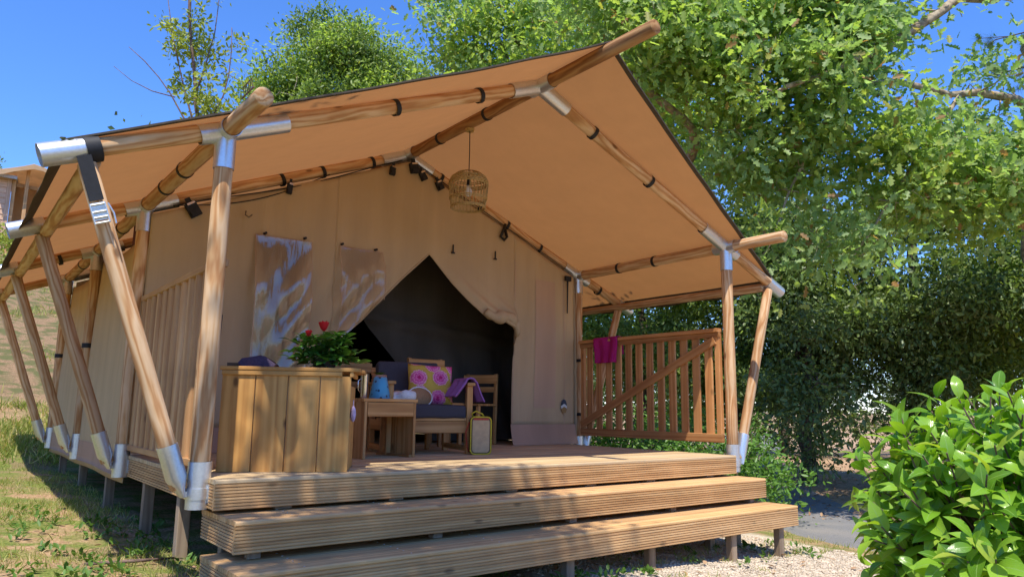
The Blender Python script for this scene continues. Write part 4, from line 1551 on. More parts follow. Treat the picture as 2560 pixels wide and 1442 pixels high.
# side table
TA = rad(8)
st_ = thing('side_table', 'small square pine side table with panel legs beside the armchair', 'table', (-1.03, 0.90, 0.002), TA)
M = MW[st_]
TW, TD, TH = 0.52, 0.48, 0.475
for k2 in range(3):
    lb('top_board', (-0.012, TD * (k2 + 0.5) / 3, TH), (TW + 0.012, TD * (k2 + 0.5) / 3, TH), TD / 3 - 0.003, 0.026, furn_mat, st_, (0, 0, 1), M)
lb('apron', (0.03, 0.004, TH - 0.028 - 0.06), (TW - 0.03, 0.004, TH - 0.028 - 0.06), 0.115, 0.022, furn_mat, st_, (0, -1, 0), M)
lb('apron', (0.03, TD - 0.026, TH - 0.028 - 0.06), (TW - 0.03, TD - 0.026, TH - 0.028 - 0.06), 0.115, 0.022, furn_mat, st_, (0, -1, 0), M)
for sx in (0.0, TW - 0.026):
    for k2 in range(2):
        lb('leg_panel', (sx + 0.026, 0.002 + TD * (k2 + 0.5) / 2, 0.0), (sx + 0.026, 0.002 + TD * (k2 + 0.5) / 2, TH - 0.027), TD / 2 - 0.004, 0.026, furn_mat, st_, (1, 0, 0), M)
lb('foot_rail', (TW - 0.045, 0.01, 0.02), (TW - 0.045, TD - 0.01, 0.02), 0.03, 0.03, furn_mat, st_, (0, 0, 1), M)

c = M @ Vector((0.25, 0.16, TH))
ln = thing('blue_lantern', 'blue tapered lantern with dark dots on the side table', 'lantern', c)
mb = MB()
n = 24
rg = lambda r, z: [c + Vector((r * math.cos(t), r * math.sin(t), z)) for t in (2 * math.pi * j / n for j in range(n))]
mb.rings([rg(0.085, 0.0), rg(0.088, 0.006), rg(0.078, 0.06), rg(0.066, 0.12), rg(0.054, 0.175), rg(0.050, 0.178), rg(0.048, 0.17)])
mb.build('shade', blue_mat, ln, smooth=True, auto=50)
MB().tube([c + Vector((-0.052, 0, 0.17)), c + Vector((-0.035, -0.02, 0.19)), c + Vector((0.035, -0.02, 0.19)), c + Vector((0.052, 0, 0.17))], 0.003, 5).build('handle', chrome_mat, ln)
c = M @ Vector((0.075, 0.14, TH))
cp = thing('steel_cup', 'tall narrow steel cup on the left of the side table', 'cup', c)
mb = MB()
mb.rings([[c + Vector((r * math.cos(t), r * math.sin(t), z)) for t in (2 * math.pi * j / 18 for j in range(18))] for r, z in ((0.024, 0), (0.027, 0.01), (0.029, 0.19), (0.031, 0.195), (0.028, 0.19), (0.025, 0.02))])
mb.build('body', chrome_mat, cp, smooth=True, auto=50)
MB().tube([c + Vector((-0.028, 0, 0.16)), c + Vector((-0.055, -0.005, 0.14)), c + Vector((-0.053, -0.005, 0.07)), c + Vector((-0.028, 0, 0.04))], 0.004, 6).build('handle', chrome_mat, cp, smooth=True)
c = M @ Vector((0.36, 0.33, TH))
tp = thing('herb_pot', 'small terracotta pot with a green sprig behind the blue lantern', 'pot', c)
mb = MB()
mb.rings([[c + Vector((r * math.cos(t), r * math.sin(t), z)) for t in (2 * math.pi * j / 18 for j in range(18))] for r, z in ((0.04, 0), (0.058, 0.18), (0.064, 0.18), (0.064, 0.205), (0.056, 0.205), (0.05, 0.17))])
mb.build('pot', terra_mat, tp, smooth=True, auto=40)
for i in range(9):
    a = i * 2.4
    obj('leaf', pl_me[0], None, tp, leaf_frame(c + Vector((0.02 * math.cos(a), 0.02 * math.sin(a), 0.2)), (math.cos(a), math.sin(a), 0.7), (0, 0, 1), 0.05))


def cushion(name, c, size, mat, M=ID, label=None, cat='cushion', puff=0.5, nx=14, sq=4.0):
    sx, sy, sz = size
    mb = MB()
    rows_t, rows_b = [], []
    for i in range(nx + 1):
        ct, cb_ = [], []
        for j in range(nx + 1):
            u, v = -1 + 2 * i / nx, -1 + 2 * j / nx
            h = max(0.0, (1 - abs(u) ** sq) * (1 - abs(v) ** sq)) ** puff
            pin = 1 - 0.05 * (1 - abs(u)) * (abs(v) > 0.99) - 0.05 * (1 - abs(v)) * (abs(u) > 0.99)
            wr = 0.03 * math.sin(5 * u + 3 * v) * h
            ct.append((u * sx / 2 * pin, v * sy / 2 * pin, sz / 2 * (h + wr * 0.4)))
            cb_.append((u * sx / 2 * pin, v * sy / 2 * pin, -sz / 2 * h))
        rows_t.append(ct)
        rows_b.append(cb_[::-1])
    mb.rings(rows_t, cap=False, closed=False)
    mb.rings(rows_b, cap=False, closed=False)
    me = mb.mesh(name, True)
    bm = bmesh.new()
    bm.from_mesh(me)
    bmesh.ops.remove_doubles(bm, verts=bm.verts, dist=1e-4)
    bmesh.ops.recalc_face_normals(bm, faces=bm.faces)
    bm.to_mesh(me)
    bm.free()
    me.shade_smooth()
    o = obj(name, me, mat, None, M @ Matrix.Translation(Vector(c)))
    return tag(o, label, cat)


# armchair facing the camera
AA = rad(-14)
ac = thing('armchair', 'pine lounge armchair with flat arms beside the side table', 'chair', (-0.60, 1.28, 0.002), AA)
M = MW[ac]
AWD, ADP = 0.74, 0.70
for (x, y, h) in ((0.0, 0, 0.635), (AWD, 0, 0.635), (0, ADP - 0.05, 0.635), (AWD, ADP - 0.05, 0.635)):
    lb('leg', (x, y, 0), (x, y, h - 0.03), 0.055, 0.045, furn_mat, ac, (0, -1, 0), M)
for x in (0, AWD):
    lb('arm', (x, -0.03, h), (x, ADP + 0.02, h), 0.075, 0.028, furn_mat, ac, (0, 0, 1), M)
    lb('side_rail', (x, 0.03, 0.25), (x, ADP - 0.06, 0.25), 0.09, 0.026, furn_mat, ac, (1, 0, 0), M)
    lb('side_rail', (x, 0.03, 0.05), (x, ADP - 0.06, 0.05), 0.05, 0.026, furn_mat, ac, (1, 0, 0), M)
lb('seat_rail', (0.03, 0.012, 0.235), (AWD - 0.03, 0.012, 0.235), 0.105, 0.026, furn_mat, ac, (0, -1, 0), M)
lb('seat_rail', (0.03, 0.010, 0.305), (AWD - 0.03, 0.010, 0.305), 0.03, 0.022, furn_mat, ac, (0, -1, 0), M)
for k2 in range(6):
    lb('seat_slat', (0.03, 0.09 + k2 * 0.1, 0.308), (AWD - 0.03, 0.09 + k2 * 0.1, 0.308), 0.07, 0.018, furn_mat, ac, (0, 0, 1), M)
for k2 in range(4):
    z = 0.42 + k2 * 0.11
    lb('back_slat', (0.0, ADP - 0.02 + 0.03 * k2, z), (AWD, ADP - 0.02 + 0.03 * k2, z), 0.075, 0.02, furn_mat, ac, (0, -1, 0.25), M)

def roundbox(name, size, r, mat, M, label):
    bm = bmesh.new()
    bmesh.ops.create_cube(bm, size=1.0)
    bmesh.ops.scale(bm, vec=size, verts=bm.verts)
    bmesh.ops.bevel(bm, geom=bm.edges[:], offset=r, segments=4, affect='EDGES', profile=0.6)
    bmesh.ops.subdivide_edges(bm, edges=[e for e in bm.edges if e.calc_length() > 0.2], cuts=6, use_grid_fill=True)
    for v in bm.verts:
        u, w = v.co.x / size[0] * 2, v.co.y / size[1] * 2
        if abs(v.co.z) > size[2] * 0.35:
            v.co.z += math.copysign(0.012, v.co.z) * (1 - u * u) * (1 - w * w) + 0.003 * math.sin(9 * u + 5 * w)
    me = bpy.data.meshes.new(name)
    bm.to_mesh(me)
    bm.free()
    me.shade_smooth()
    return tag(obj(name, me, mat, None, M), label, 'cushion')


roundbox('seat_cushion', (0.67, 0.62, 0.115), 0.028, grey_fabric, M @ Matrix.Translation((AWD / 2, 0.30, 0.372)), 'charcoal grey seat cushion on the armchair')
roundbox('back_cushion', (0.60, 0.40, 0.12), 0.03, grey_fabric, M @ Matrix.Translation((AWD / 2 - 0.06, 0.575, 0.635)) @ Matrix.Rotation(rad(75), 4, 'X'), 'charcoal grey back cushion leaning in the armchair')
pm = M @ Matrix.Translation((AWD / 2 + 0.10, 0.36, 0.615)) @ Matrix.Rotation(rad(-16), 4, 'X') @ Matrix.Rotation(rad(3), 4, 'Y')
fc = cushion('floral_cushion', (0, 0, 0), (0.44, 0.40, 0.15), floral, pm @ Matrix.Rotation(rad(90), 4, 'X'), 'yellow cushion printed with pink flowers in the armchair', puff=0.55)
# print maps from the cushion's own plane
nt = floral.node_tree
for n_ in nt.nodes:
    if n_.type == 'MAPPING':
        n_.inputs['Scale'].default_value = (1, 1, 0.0)

# sun hat on the seat
hc = M @ Vector((0.20, 0.12, 0.44))
ht = thing('sun_hat', 'white and straw-brown sun hat lying on the armchair seat', 'hat', hc)
mb = MB()
hM = Matrix.Translation(hc + Vector((-0.04, 0, 0.045))) @ Matrix.Rotation(rad(55), 4, 'X') @ Matrix.Rotation(rad(10), 4, 'Y')
n = 22
mb.rings([[hM @ Vector((r * math.cos(t) * 1.15, r * math.sin(t) * 0.62, z + 0.006 * math.sin(3 * t))) for t in (2 * math.pi * j / n for j in range(n))] for r, z in ((0.15, -0.01), (0.11, 0.0), (0.085, 0.005), (0.08, 0.05), (0.06, 0.08), (0.02, 0.09))])
mb.build('crown', white_fab, ht, smooth=True)
mb = MB()
hM2 = Matrix.Translation(hc + Vector((0.13, 0.035, 0.06))) @ Matrix.Rotation(rad(72), 4, 'X')
mb.rings([[hM2 @ Vector((r * math.cos(t), r * math.sin(t) * 0.72, z)) for t in (2 * math.pi * j / n for j in range(n))] for r, z in ((0.125, 0.0), (0.12, 0.012), (0.02, 0.018))])
mb.build('brim', straw_fab, ht, smooth=True)
mb = MB()
mb.tube([hM2 @ Vector((0.127 * math.cos(t), 0.127 * math.sin(t) * 0.72, 0.008)) for t in np.linspace(0, 2 * math.pi, 33)], 0.006, 6)
mb.build('brim_edge', white_fab, ht, smooth=True)

# purple blanket over the right arm
mb = MB()
rows = []
for i in range(17):
    u = i / 16
    col = []
    for j in range(31):
        s_ = lerp(-0.24, 0.26, j / 30)
        yl = lerp(-0.02, 0.34, u) + 0.03 * math.sin(s_ * 9)
        rd = 0.055
        ax = AWD
        if s_ < -0.07:
            d = -s_ - 0.07
            p = (ax - rd - 0.55 * d + 0.018 * math.sin(u * 14 + s_ * 8), yl, h + 0.012 - d * 0.8)
        elif s_ > 0.07:
            d = s_ - 0.07
            p = (ax + rd + 0.42 * d + 0.018 * math.sin(u * 13 + 1), yl, h + 0.012 - d * 0.95)
        else:
            a = (s_ + 0.07) / 0.14 * math.pi
            p = (ax - rd * math.cos(a), yl, h + 0.014 + 0.035 * math.sin(a))
        col.append(M @ Vector(p))
    rows.append(col)
mb.rings(rows, cap=False, closed=False)
bl = mb.build('blanket', purple_fab, None, smooth=True)
bl.modifiers.new('thick', 'SOLIDIFY').thickness = 0.014
tag(bl, 'purple blanket draped over the right arm of the armchair', 'blanket')

# cream cool bag with yellow piping
bgt = thing('cool_bag', 'upright cream bag with yellow piping and red top on the deck', 'bag', (0.16, 0.98, 0.002), rad(-24))
M = MW[bgt]


def rrect(w, h, r, n=5):
    pts = []
    for cx, cz, a0 in ((w / 2 - r, h / 2 - r, 0), (-w / 2 + r, h / 2 - r, 90), (-w / 2 + r, -h / 2 + r, 180), (w / 2 - r, -h / 2 + r, 270)):
        for k2 in range(n + 1):
            a = rad(a0 + 90 * k2 / n)
            pts.append((cx + r * math.cos(a), cz + r * math.sin(a)))
    return pts


BW, BH, BD = 0.185, 0.325, 0.15
pr = rrect(BW, BH, 0.035)
zc = BH / 2 + 0.003
MB().rings([[(a, 0.0, b + zc) for a, b in pr], [(a, BD, b + zc) for a, b in pr]]).build('body', browncloth, bgt, M, True, 40)
pr2 = rrect(BW - 0.03, BH - 0.03, 0.028)
MB().rings([[(a, -0.006, b + zc) for a, b in pr2][::-1], [(a, -0.001, b + zc) for a, b in pr2][::-1]]).build('front_panel', cream_mat, bgt, M)
for yy in (0.0, BD):
    MB().tube([(a, yy, b + zc) for a, b in pr] + [(pr[0][0], yy, pr[0][1] + zc)], 0.007, 6).build('piping', yellow_mat, bgt, M, True)
MB().box((0, -0.008, zc + BH / 2 - 0.018), (BW - 0.05, 0.006, 0.018)).build('top_trim', redtrim_mat, bgt, M)
MB().tube([(-0.06, 0.07, BH), (-0.075, 0.05, BH + 0.035), (-0.04, 0.045, BH + 0.055), (0.02, 0.05, BH + 0.03), (0.04, 0.06, BH + 0.003)], 0.007, 6).build('handle', yellow_mat, bgt, M, True)
MB().tube([(-0.095, 0.05, BH - 0.04), (-0.13, 0.04, BH * 0.6), (-0.115, 0.04, 0.06), (-0.095, 0.05, 0.02)], 0.006, 6).build('shoulder_strap', redtrim_mat, bgt, M, True)

# dining table and chairs inside the tent, seen through the door
dt = thing('dining_table', 'pine dining table in the dark inside the tent door', 'table', (0.15, 2.72, 0.002), 0)
M = MW[dt]
for k2 in range(4):
    lb('top_board', (-0.55, -0.18 + k2 * 0.12, 0.66), (0.70, -0.18 + k2 * 0.12, 0.66), 0.115, 0.03, furn_mat, dt, (0, 0, 1), M)
for x in (-0.5, 0.65):
    for yy in (-0.17, 0.17):
        lb('leg', (x, yy, 0), (x, yy, 0.63), 0.06, 0.06, furn_mat, dt, (0, -1, 0), M)


def dining_chair(label, x, y, rz, hb=0.86):
    t = thing('dining_chair', label, 'chair', (x, y, 0.002), rz, 'pine dining chairs inside the tent')
    M = MW[t]
    for sx in (-0.19, 0.19):
        lb('leg', (sx, -0.19, 0), (sx, -0.19, 0.43), 0.04, 0.04, furn_mat, t, (0, -1, 0), M)
        lb('leg', (sx, 0.19, 0), (sx, 0.22, hb), 0.04, 0.035, furn_mat, t, (0, -1, 0), M)
    for k2 in range(3):
        lb('seat_board', (-0.21, -0.14 + k2 * 0.14, 0.455), (0.21, -0.14 + k2 * 0.14, 0.455), 0.135, 0.022, furn_mat, t, (0, 0, 1), M)
    lb('back_rail', (-0.22, 0.19, hb - 0.06), (0.22, 0.19, hb - 0.06), 0.10, 0.02, furn_mat, t, (0, -1, 0), M)
    lb('back_rail', (-0.19, 0.185, 0.62), (0.19, 0.185, 0.62), 0.06, 0.02, furn_mat, t, (0, -1, 0), M)
    lb('stretcher', (-0.17, -0.19, 0.2), (0.17, -0.19, 0.2), 0.04, 0.02, furn_mat, t, (0, -1, 0), M)


dining_chair('pine dining chair whose top rail rises above the back of the armchair', 0.34, 2.05, 0.0, 0.92)
dining_chair('pine dining chair in shadow left of the armchair, behind the blue lantern', -0.42, 2.25, 0.0, 0.86)
dining_chair('pine dining chair in shadow right of the armchair, turned towards the table', 1.10, 2.50, rad(-65), 0.80)

# ------------------------------------------------------------------ vegetation
LEAVES = {
    'diamond': ([(0, 0, 0), (.5, .24, .06), (1, 0, 0), (.5, -.24, .06)], [(0, 2, 1), (0, 3, 2)]),
    'oval': ([(0, 0, 0), (.28, .19, .05), (.68, .2, .04), (1, 0, -.05), (.68, -.2, .04), (.28, -.19, .05)], [(0, 3, 2, 1), (0, 5, 4, 3)]),
    'lobed': ([(0, 0, 0), (.22, .22, .05), (.34, .10, .02), (.52, .34, .06), (.64, .15, .02), (.82, .24, .03), (1, 0, -.06),
               (.82, -.24, .03), (.64, -.15, .02), (.52, -.34, .06), (.34, -.10, .02), (.22, -.22, .05)],
              [(0, 6, 5, 4, 3, 2, 1), (0, 11, 10, 9, 8, 7, 6)]),
    'needle': ([(0, -.008, 0), (0, .008, 0), (1, 0, 0)], [(0, 2, 1)]),
    'blade': ([(0, -.05, 0), (0, .05, 0), (.55, .035, .10), (.55, -.035, .10), (1, 0, .30)], [(0, 3, 2, 1), (3, 4, 2)]),
}


def leaves_np(pos, dirs, ups, L, shape):
    """one mesh of many small leaves: each at pos, pointing along dirs"""
    vs, fs = LEAVES[shape]
    vs = np.array(vs)
    d = dirs / np.linalg.norm(dirs, axis=1, keepdims=True)
    y = np.cross(ups, d)
    y /= np.maximum(np.linalg.norm(y, axis=1, keepdims=True), 1e-6)
    z = np.cross(d, y)
    V = pos[:, None, :] + L[:, None, None] * (vs[None, :, 0:1] * d[:, None, :] + vs[None, :, 1:2] * y[:, None, :] + vs[None, :, 2:3] * z[:, None, :])
    n, k = len(pos), len(vs)
    pat = np.concatenate([np.array(f) for f in fs])
    idx = (np.arange(n)[:, None] * k + pat[None, :]).ravel()
    fn = np.tile([len(f) for f in fs], n)
    return V.reshape(-1, 3), fn, idx


def rand_unit(r, n):
    v = r.normal(size=(n, 3))
    return v / np.linalg.norm(v, axis=1, keepdims=True)


def sample_lobes(r, lobes, n, shell=0.55):
    vol = np.array([l[1] * l[1] * l[2] for l in lobes]) ** 0.85
    pick = r.choice(len(lobes), size=n, p=vol / vol.sum())
    u = rand_unit(r, n)
    rr_ = r.uniform(0, 1, n) ** (1 / 3)
    rr_ = lerp(rr_, np.sqrt(rr_) ** 0.6, shell)
    C = np.array([l[0] for l in lobes])[pick]
    S = np.array([(l[1], l[1], l[2]) for l in lobes])[pick]
    return C + u * rr_[:, None] * S, u


def tree(name, label, base, trunk, limbs, lobes, leafm, barkm, nclu, per, spread, leaf, shape, seed, cat='tree', r0=0.2, group=None, shell=0.5, flat=0.75, droop=0.0, twig=0.012, clump=0.34, fresh=None, fresh_part=0.3, sup_n=8):
    """trunk polyline + limbs, branchlets grown to leaf clumps spread through the crown's lobes"""
    r = np.random.default_rng(seed)
    t = thing(name, label, cat, base, 0, group)
    wood_mb = MB()
    nodes, nrad = [], []

    def limb(pts, ra, rb):
        P = np.array(pts, float)
        dd = np.concatenate([[0], np.cumsum(np.linalg.norm(np.diff(P, axis=0), axis=1))])
        m = max(4, int(dd[-1] / 0.35))
        tt = np.linspace(0, dd[-1], m)
        Q = np.stack([np.interp(tt, dd, P[:, i]) for i in range(3)], 1)
        # smooth the kinks, keep the ends, then roughen
        for _ in range(2):
            Q[1:-1] = 0.25 * Q[:-2] + 0.5 * Q[1:-1] + 0.25 * Q[2:]
        Q[1:-1] += r.normal(size=(m - 2, 3)) * min(0.05, ra * 0.35)
        R_ = np.linspace(ra, rb, m) * (1 + 0.08 * r.normal(size=m))
        wood_mb.tube(Q, list(np.maximum(R_, 0.004)), 8)
        for q, w in zip(Q, np.linspace(ra, rb, m)):
            nodes.append(q)
            nrad.append(w)
    limb(trunk, r0, r0 * 0.45)
    for L_, ra, rb in limbs:
        limb(L_, ra, rb)
    nsup = max(6, nclu // sup_n)
    sup, _ = sample_lobes(r, lobes, nsup, shell)
    sid = r.integers(0, nsup, nclu)
    clu = sup[sid] + r.normal(size=(nclu, 3)) * np.array([1, 1, 0.75]) * clump
    ND = np.array(nodes)
    order = np.argsort([np.min(np.linalg.norm(ND - c, axis=1)) for c in clu])
    nodes = list(nodes)
    start_nodes = len(nodes)
    tw = MB()
    for ci in order:
        c = clu[ci]
        A = np.array(nodes)
        dist = np.linalg.norm(A - c, axis=1)
        # prefer reaching outwards from thicker wood
        j = int(np.argmin(dist - 0.8 * np.minimum(np.array(nrad), 0.05)))
        p = A[j]
        L_ = np.linalg.norm(c - p)
        if L_ < 0.05:
            continue
        mid = (p + c) / 2 + r.normal(size=3) * L_ * 0.10 + np.array([0, 0, -0.05 * L_])
        ra = max(min(nrad[j] * 0.7, twig * (0.8 + 1.1 * L_)), 0.0035)
        tw.tube([p, lerp(p, mid, 0.6), mid, lerp(mid, c, 0.5), c], [ra, ra * 0.85, ra * 0.65, ra * 0.5, 0.003], 4, cap=False)
        for q, w in ((mid, ra * 0.65), (lerp(mid, c, 0.6), ra * 0.45)):
            nodes.append(q)
            nrad.append(w)
    wood_mb.build('trunk', barkm, t, smooth=True)
    tw.build('branches', barkm, t)['kind'] = 'stuff'
    n = nclu * per
    ci = np.repeat(np.arange(nclu), per)
    csc = r.uniform(0.6, 1.25, nclu)[ci]
    off = r.normal(size=(n, 3)) * spread * csc[:, None]
    off[:, 2] *= flat
    pos = clu[ci] + off
    cen = np.mean([l[0] for l in lobes], axis=0)
    outw = off / np.maximum(np.linalg.norm(off, axis=1, keepdims=True), 1e-6)
    dirs = outw * 0.8 + rand_unit(r, n) * 0.8
    dirs[:, 2] -= droop
    ups = rand_unit(r, n) * 0.9 + np.array([-0.25, -0.35, 0.75])
    Ls = leaf * r.uniform(0.5, 1.3, n)
    if fresh is None:
        obj('crown', npmesh('crown', *leaves_np(pos, dirs, ups, Ls, shape)), leafm, t)
    else:
        fm = ((r.uniform(0, 1, nsup) < fresh_part)[sid] ^ (r.uniform(0, 1, nclu) < 0.15))[ci]
        for nm, mk, mt in (('crown', ~fm, leafm), ('fresh_growth', fm, fresh)):
            obj(nm, npmesh(nm, *leaves_np(pos[mk], dirs[mk], ups[mk], Ls[mk], shape)), mt, t)
    return t


def gb(x, y):
    return (x, y, gz(x, y))


# --- big oak on the right: light lobed leaves, limbs reaching over the road towards the tent
OA = gb(10.9, -0.2)
tree('oak_tree', 'large spreading oak with light green lobed leaves, long limbs on the right', OA,
     [(10.9, -0.2, OA[2] - 0.2), (10.7, -0.3, 1.5), (10.2, -0.5, 3.4), (9.4, -0.9, 5.4), (8.6, -1.3, 7.0)],
     [([(9.3, -0.95, 5.5), (7.54, -1.6, 6.32), (6.35, -0.55, 5.71), (5.56, -0.19, 5.02), (4.96, 0.08, 4.71), (4.4, 0.4, 4.5)], 0.12, 0.03),
      ([(9.9, -0.6, 4.3), (7.85, -1.27, 4.82), (6.85, -0.73, 4.69), (6.31, -0.35, 4.87), (5.44, 0.09, 4.77)], 0.09, 0.03),
            ([(5.44, 0.09, 4.77), (5.3, 0.7, 3.9), (5.0, 0.8, 3.2), (4.6, 0.8, 2.6)], 0.03, 0.012),
      ([(6.85, -0.73, 4.69), (6.6, -0.3, 4.0), (6.1, 0.0, 3.2), (5.6, 0.2, 2.5)], 0.035, 0.012),
      ([(7.54, -1.6, 6.32), (6.6, -1.0, 6.9), (5.4, -0.2, 7.2)], 0.06, 0.02)],
     [((3.9, 1.4, 5.4), 0.95, 0.7), ((5.0, 0.7, 4.7), 1.0, 0.55), ((5.9, -0.1, 5.7), 0.75, 0.5), ((7.7, -0.6, 3.7), 1.0, 0.65),
      ((4.75, 0.75, 2.75), 0.55, 0.35), ((6.2, 0.0, 3.6), 0.8, 0.55), ((5.2, 0.3, 6.4), 1.1, 0.6), ((3.6, 1.9, 6.3), 0.9, 0.7), ((5.2, 1.2, 4.0), 0.9, 0.4), ((5.9, 0.1, 2.5), 0.4, 0.3), ((7.1, -0.95, 5.5), 0.65, 0.4)],
     leaf_oak, bark_oak, 960, 38, 0.19, 0.135, 'lobed', 11, r0=0.30, shell=0.4, fresh=leaf_oakb, fresh_part=0.4)

# --- oak behind the right rear of the tent
OB = gb(5.6, 8.4)
tree('oak_tree', 'tall yellow-green oak rising behind the ridge of the tent', OB,
     [(5.6, 8.4, OB[2] - 0.2), (5.4, 8.0, 3), (5.1, 7.2, 5.5), (4.9, 6.5, 8)],
     [([(5.2, 7.5, 4.8), (4.6, 6.6, 6.4), (3.9, 6.8, 7.8)], 0.10, 0.03), ([(5.1, 7.2, 5.5), (5.6, 5.6, 6.2), (5.6, 4.2, 6.9)], 0.10, 0.03),
      ([(5.0, 6.8, 7), (4.3, 7.2, 9), (4.0, 7.4, 10)], 0.09, 0.03),
      ([(5.4, 8.0, 3.0), (5.7, 5.4, 3.4), (5.3, 2.9, 4.0), (4.54, 1.72, 4.40), (3.97, 1.79, 4.51), (3.38, 1.92, 4.82), (2.9, 2.1, 5.2)], 0.12, 0.05)],
     [((4.7, 5.8, 7.4), 1.3, 1.0), ((5.5, 4.3, 6.8), 1.2, 0.95), ((4.3, 6.9, 7.6), 1.1, 1.0), ((5.3, 5.6, 5.6), 1.2, 0.9), ((5.0, 5.6, 9.0), 1.5, 0.9), ((3.9, 7.2, 9.2), 0.9, 0.7), ((6.4, 3.9, 5.4), 1.2, 0.9)],
     leaf_oakb, bark_oak, 820, 40, 0.22, 0.13, 'lobed', 12, r0=0.26, shell=0.5, fresh=leaf_oak, fresh_part=0.3)

# --- rounded tree further back, left of the ridge
OC = gb(3.6, 13.0)
tree('oak_tree', 'rounded bright green tree behind the middle of the tent roof', OC,
     [(3.6, 13.0, OC[2] - 0.2), (3.5, 12.6, 5), (3.3, 12.2, 7.5)],
     [([(3.5, 12.7, 5), (2.6, 11.9, 6.8), (2.1, 11.6, 7.6)], 0.09, 0.03), ([(3.4, 12.4, 6), (4.1, 11.2, 7.6), (4.4, 11.0, 8.2)], 0.09, 0.03)],
     [((3.1, 12.0, 8.7), 1.3, 1.1), ((2.3, 12.2, 7.7), 0.95, 0.95), ((3.9, 11.3, 8.7), 1.0, 1.0), ((4.5, 10.7, 7.9), 0.9, 0.9), ((3.0, 12.0, 7.4), 1.5, 1.0)],
     leaf_holm2, bark_oak, 900, 62, 0.20, 0.105, 'oval', 13, r0=0.22, shell=0.8, clump=0.2, fresh=leaf_oakb, fresh_part=0.6)

# --- slender young tree on the slope behind the left eave
sp_b = gb(-0.25, 10.0)
sb = np.array([-0.25, 9.9, 0])
tree('young_tree', 'slender sparse young tree against the sky above the left roof', sp_b,
     [(sb[0], sb[1], sp_b[2] - 0.2), (-0.28, 9.85, 3.2), (-0.31, 9.75, 5.3), (-0.50, 9.75, 6.6), (-0.75, 9.8, 8.6)],
     [([(-0.30, 9.75, 5.2), (-0.75, 10.0, 6.2), (-1.25, 10.3, 6.9), (-1.55, 10.45, 7.15)], 0.022, 0.006),
      ([(-0.32, 9.75, 5.4), (-0.75, 9.9, 6.7), (-0.95, 9.95, 7.5), (-1.05, 10.0, 8.2)], 0.022, 0.006),
      ([(-0.31, 9.75, 5.4), (0.05, 9.6, 6.2), (0.15, 9.5, 7.0), (0.05, 9.5, 7.7)], 0.02, 0.006),
      ([(-0.45, 9.75, 6.3), (-0.25, 9.7, 7.2), (-0.15, 9.7, 8.1), (-0.2, 9.7, 8.8)], 0.018, 0.005),
      ([(-0.31, 9.75, 5.0), (0.4, 9.3, 5.4), (0.9, 9.0, 6.0)], 0.016, 0.005),
      ([(-0.31, 9.75, 5.0), (-0.9, 9.9, 5.5), (-1.3, 10.0, 5.45)], 0.014, 0.005),
      ([(-0.75, 10.0, 6.2), (-1.4, 10.4, 6.3), (-1.75, 10.6, 6.75)], 0.012, 0.004)],
     [((-0.30, 9.7, 7.0), 0.62, 1.2), ((-0.05, 9.6, 6.0), 0.42, 0.65), ((-0.9, 9.9, 7.3), 0.35, 0.5), ((0.7, 9.1, 5.6), 0.45, 0.25), ((-1.0, 9.9, 5.4), 0.35, 0.18), ((-0.45, 9.7, 8.4), 0.5, 0.4)],
     leaf_sap, twig_mat, 150, 17, 0.085, 0.11, 'oval', 14, r0=0.06, shell=0.2, twig=0.006, clump=0.2)

# --- dark evergreen oaks along the far side of the road and behind the gate
HO = [
    ('dense dark evergreen oak behind the right eave, its bough hanging over the road', (10.6, 4.0), 5.2,
     [((10.3, 3.8, 2.9), 1.75, 1.9), ((9.3, 3.4, 1.5), 1.1, 1.2), ((9.8, 4.2, 4.6), 1.3, 0.9), ((7.85, 2.1, 0.3), 0.42, 0.75), ((7.9, 2.15, 0.9), 0.5, 0.7), ((7.85, 2.1, 0.0), 0.30, 0.5), ((8.6, 2.6, 1.6), 0.8, 0.8)], leaf_holm, 0.9),
    ('broad dark evergreen oak across the road, behind the laurel', (10.9, 1.9), 5.4,
     [((11.0, 1.8, 3.0), 1.7, 1.8), ((10.2, 1.0, 2.0), 1.1, 1.2), ((11.4, 1.2, 4.4), 1.3, 0.9), ((10.2, 2.2, 1.2), 1.1, 0.9)], leaf_holm, 1.0),
    ('evergreen tree with lighter leaves at the right edge of the picture', (13.2, 0.2), 5.6,
     [((12.9, 0.4, 3.2), 1.7, 1.7), ((12.4, -0.5, 2.2), 1.3, 1.3), ((13.2, -0.6, 4.2), 1.4, 1.0), ((12.8, 0.4, 1.0), 1.4, 0.9)], leaf_holm2, 1.0),
    ('evergreen tree seen over the timber gate beside the tent corner', (9.2, 7.4), 4.8,
     [((9.2, 7.2, 2.6), 1.7, 1.7), ((8.4, 6.4, 1.4), 1.2, 1.1), ((10.0, 6.6, 1.2), 1.4, 1.1), ((8.0, 7.6, 3.0), 1.1, 1.0)], leaf_holm2, 0.9),
    ('dark evergreen tree filling the gap between the gate and the leaning pole', (11.6, 6.2), 5.4,
     [((11.4, 6.0, 2.6), 1.9, 1.9), ((10.6, 5.2, 1.2), 1.4, 1.0), ((11.8, 5.4, 4.4), 1.4, 0.9)], leaf_holm, 0.9),
]
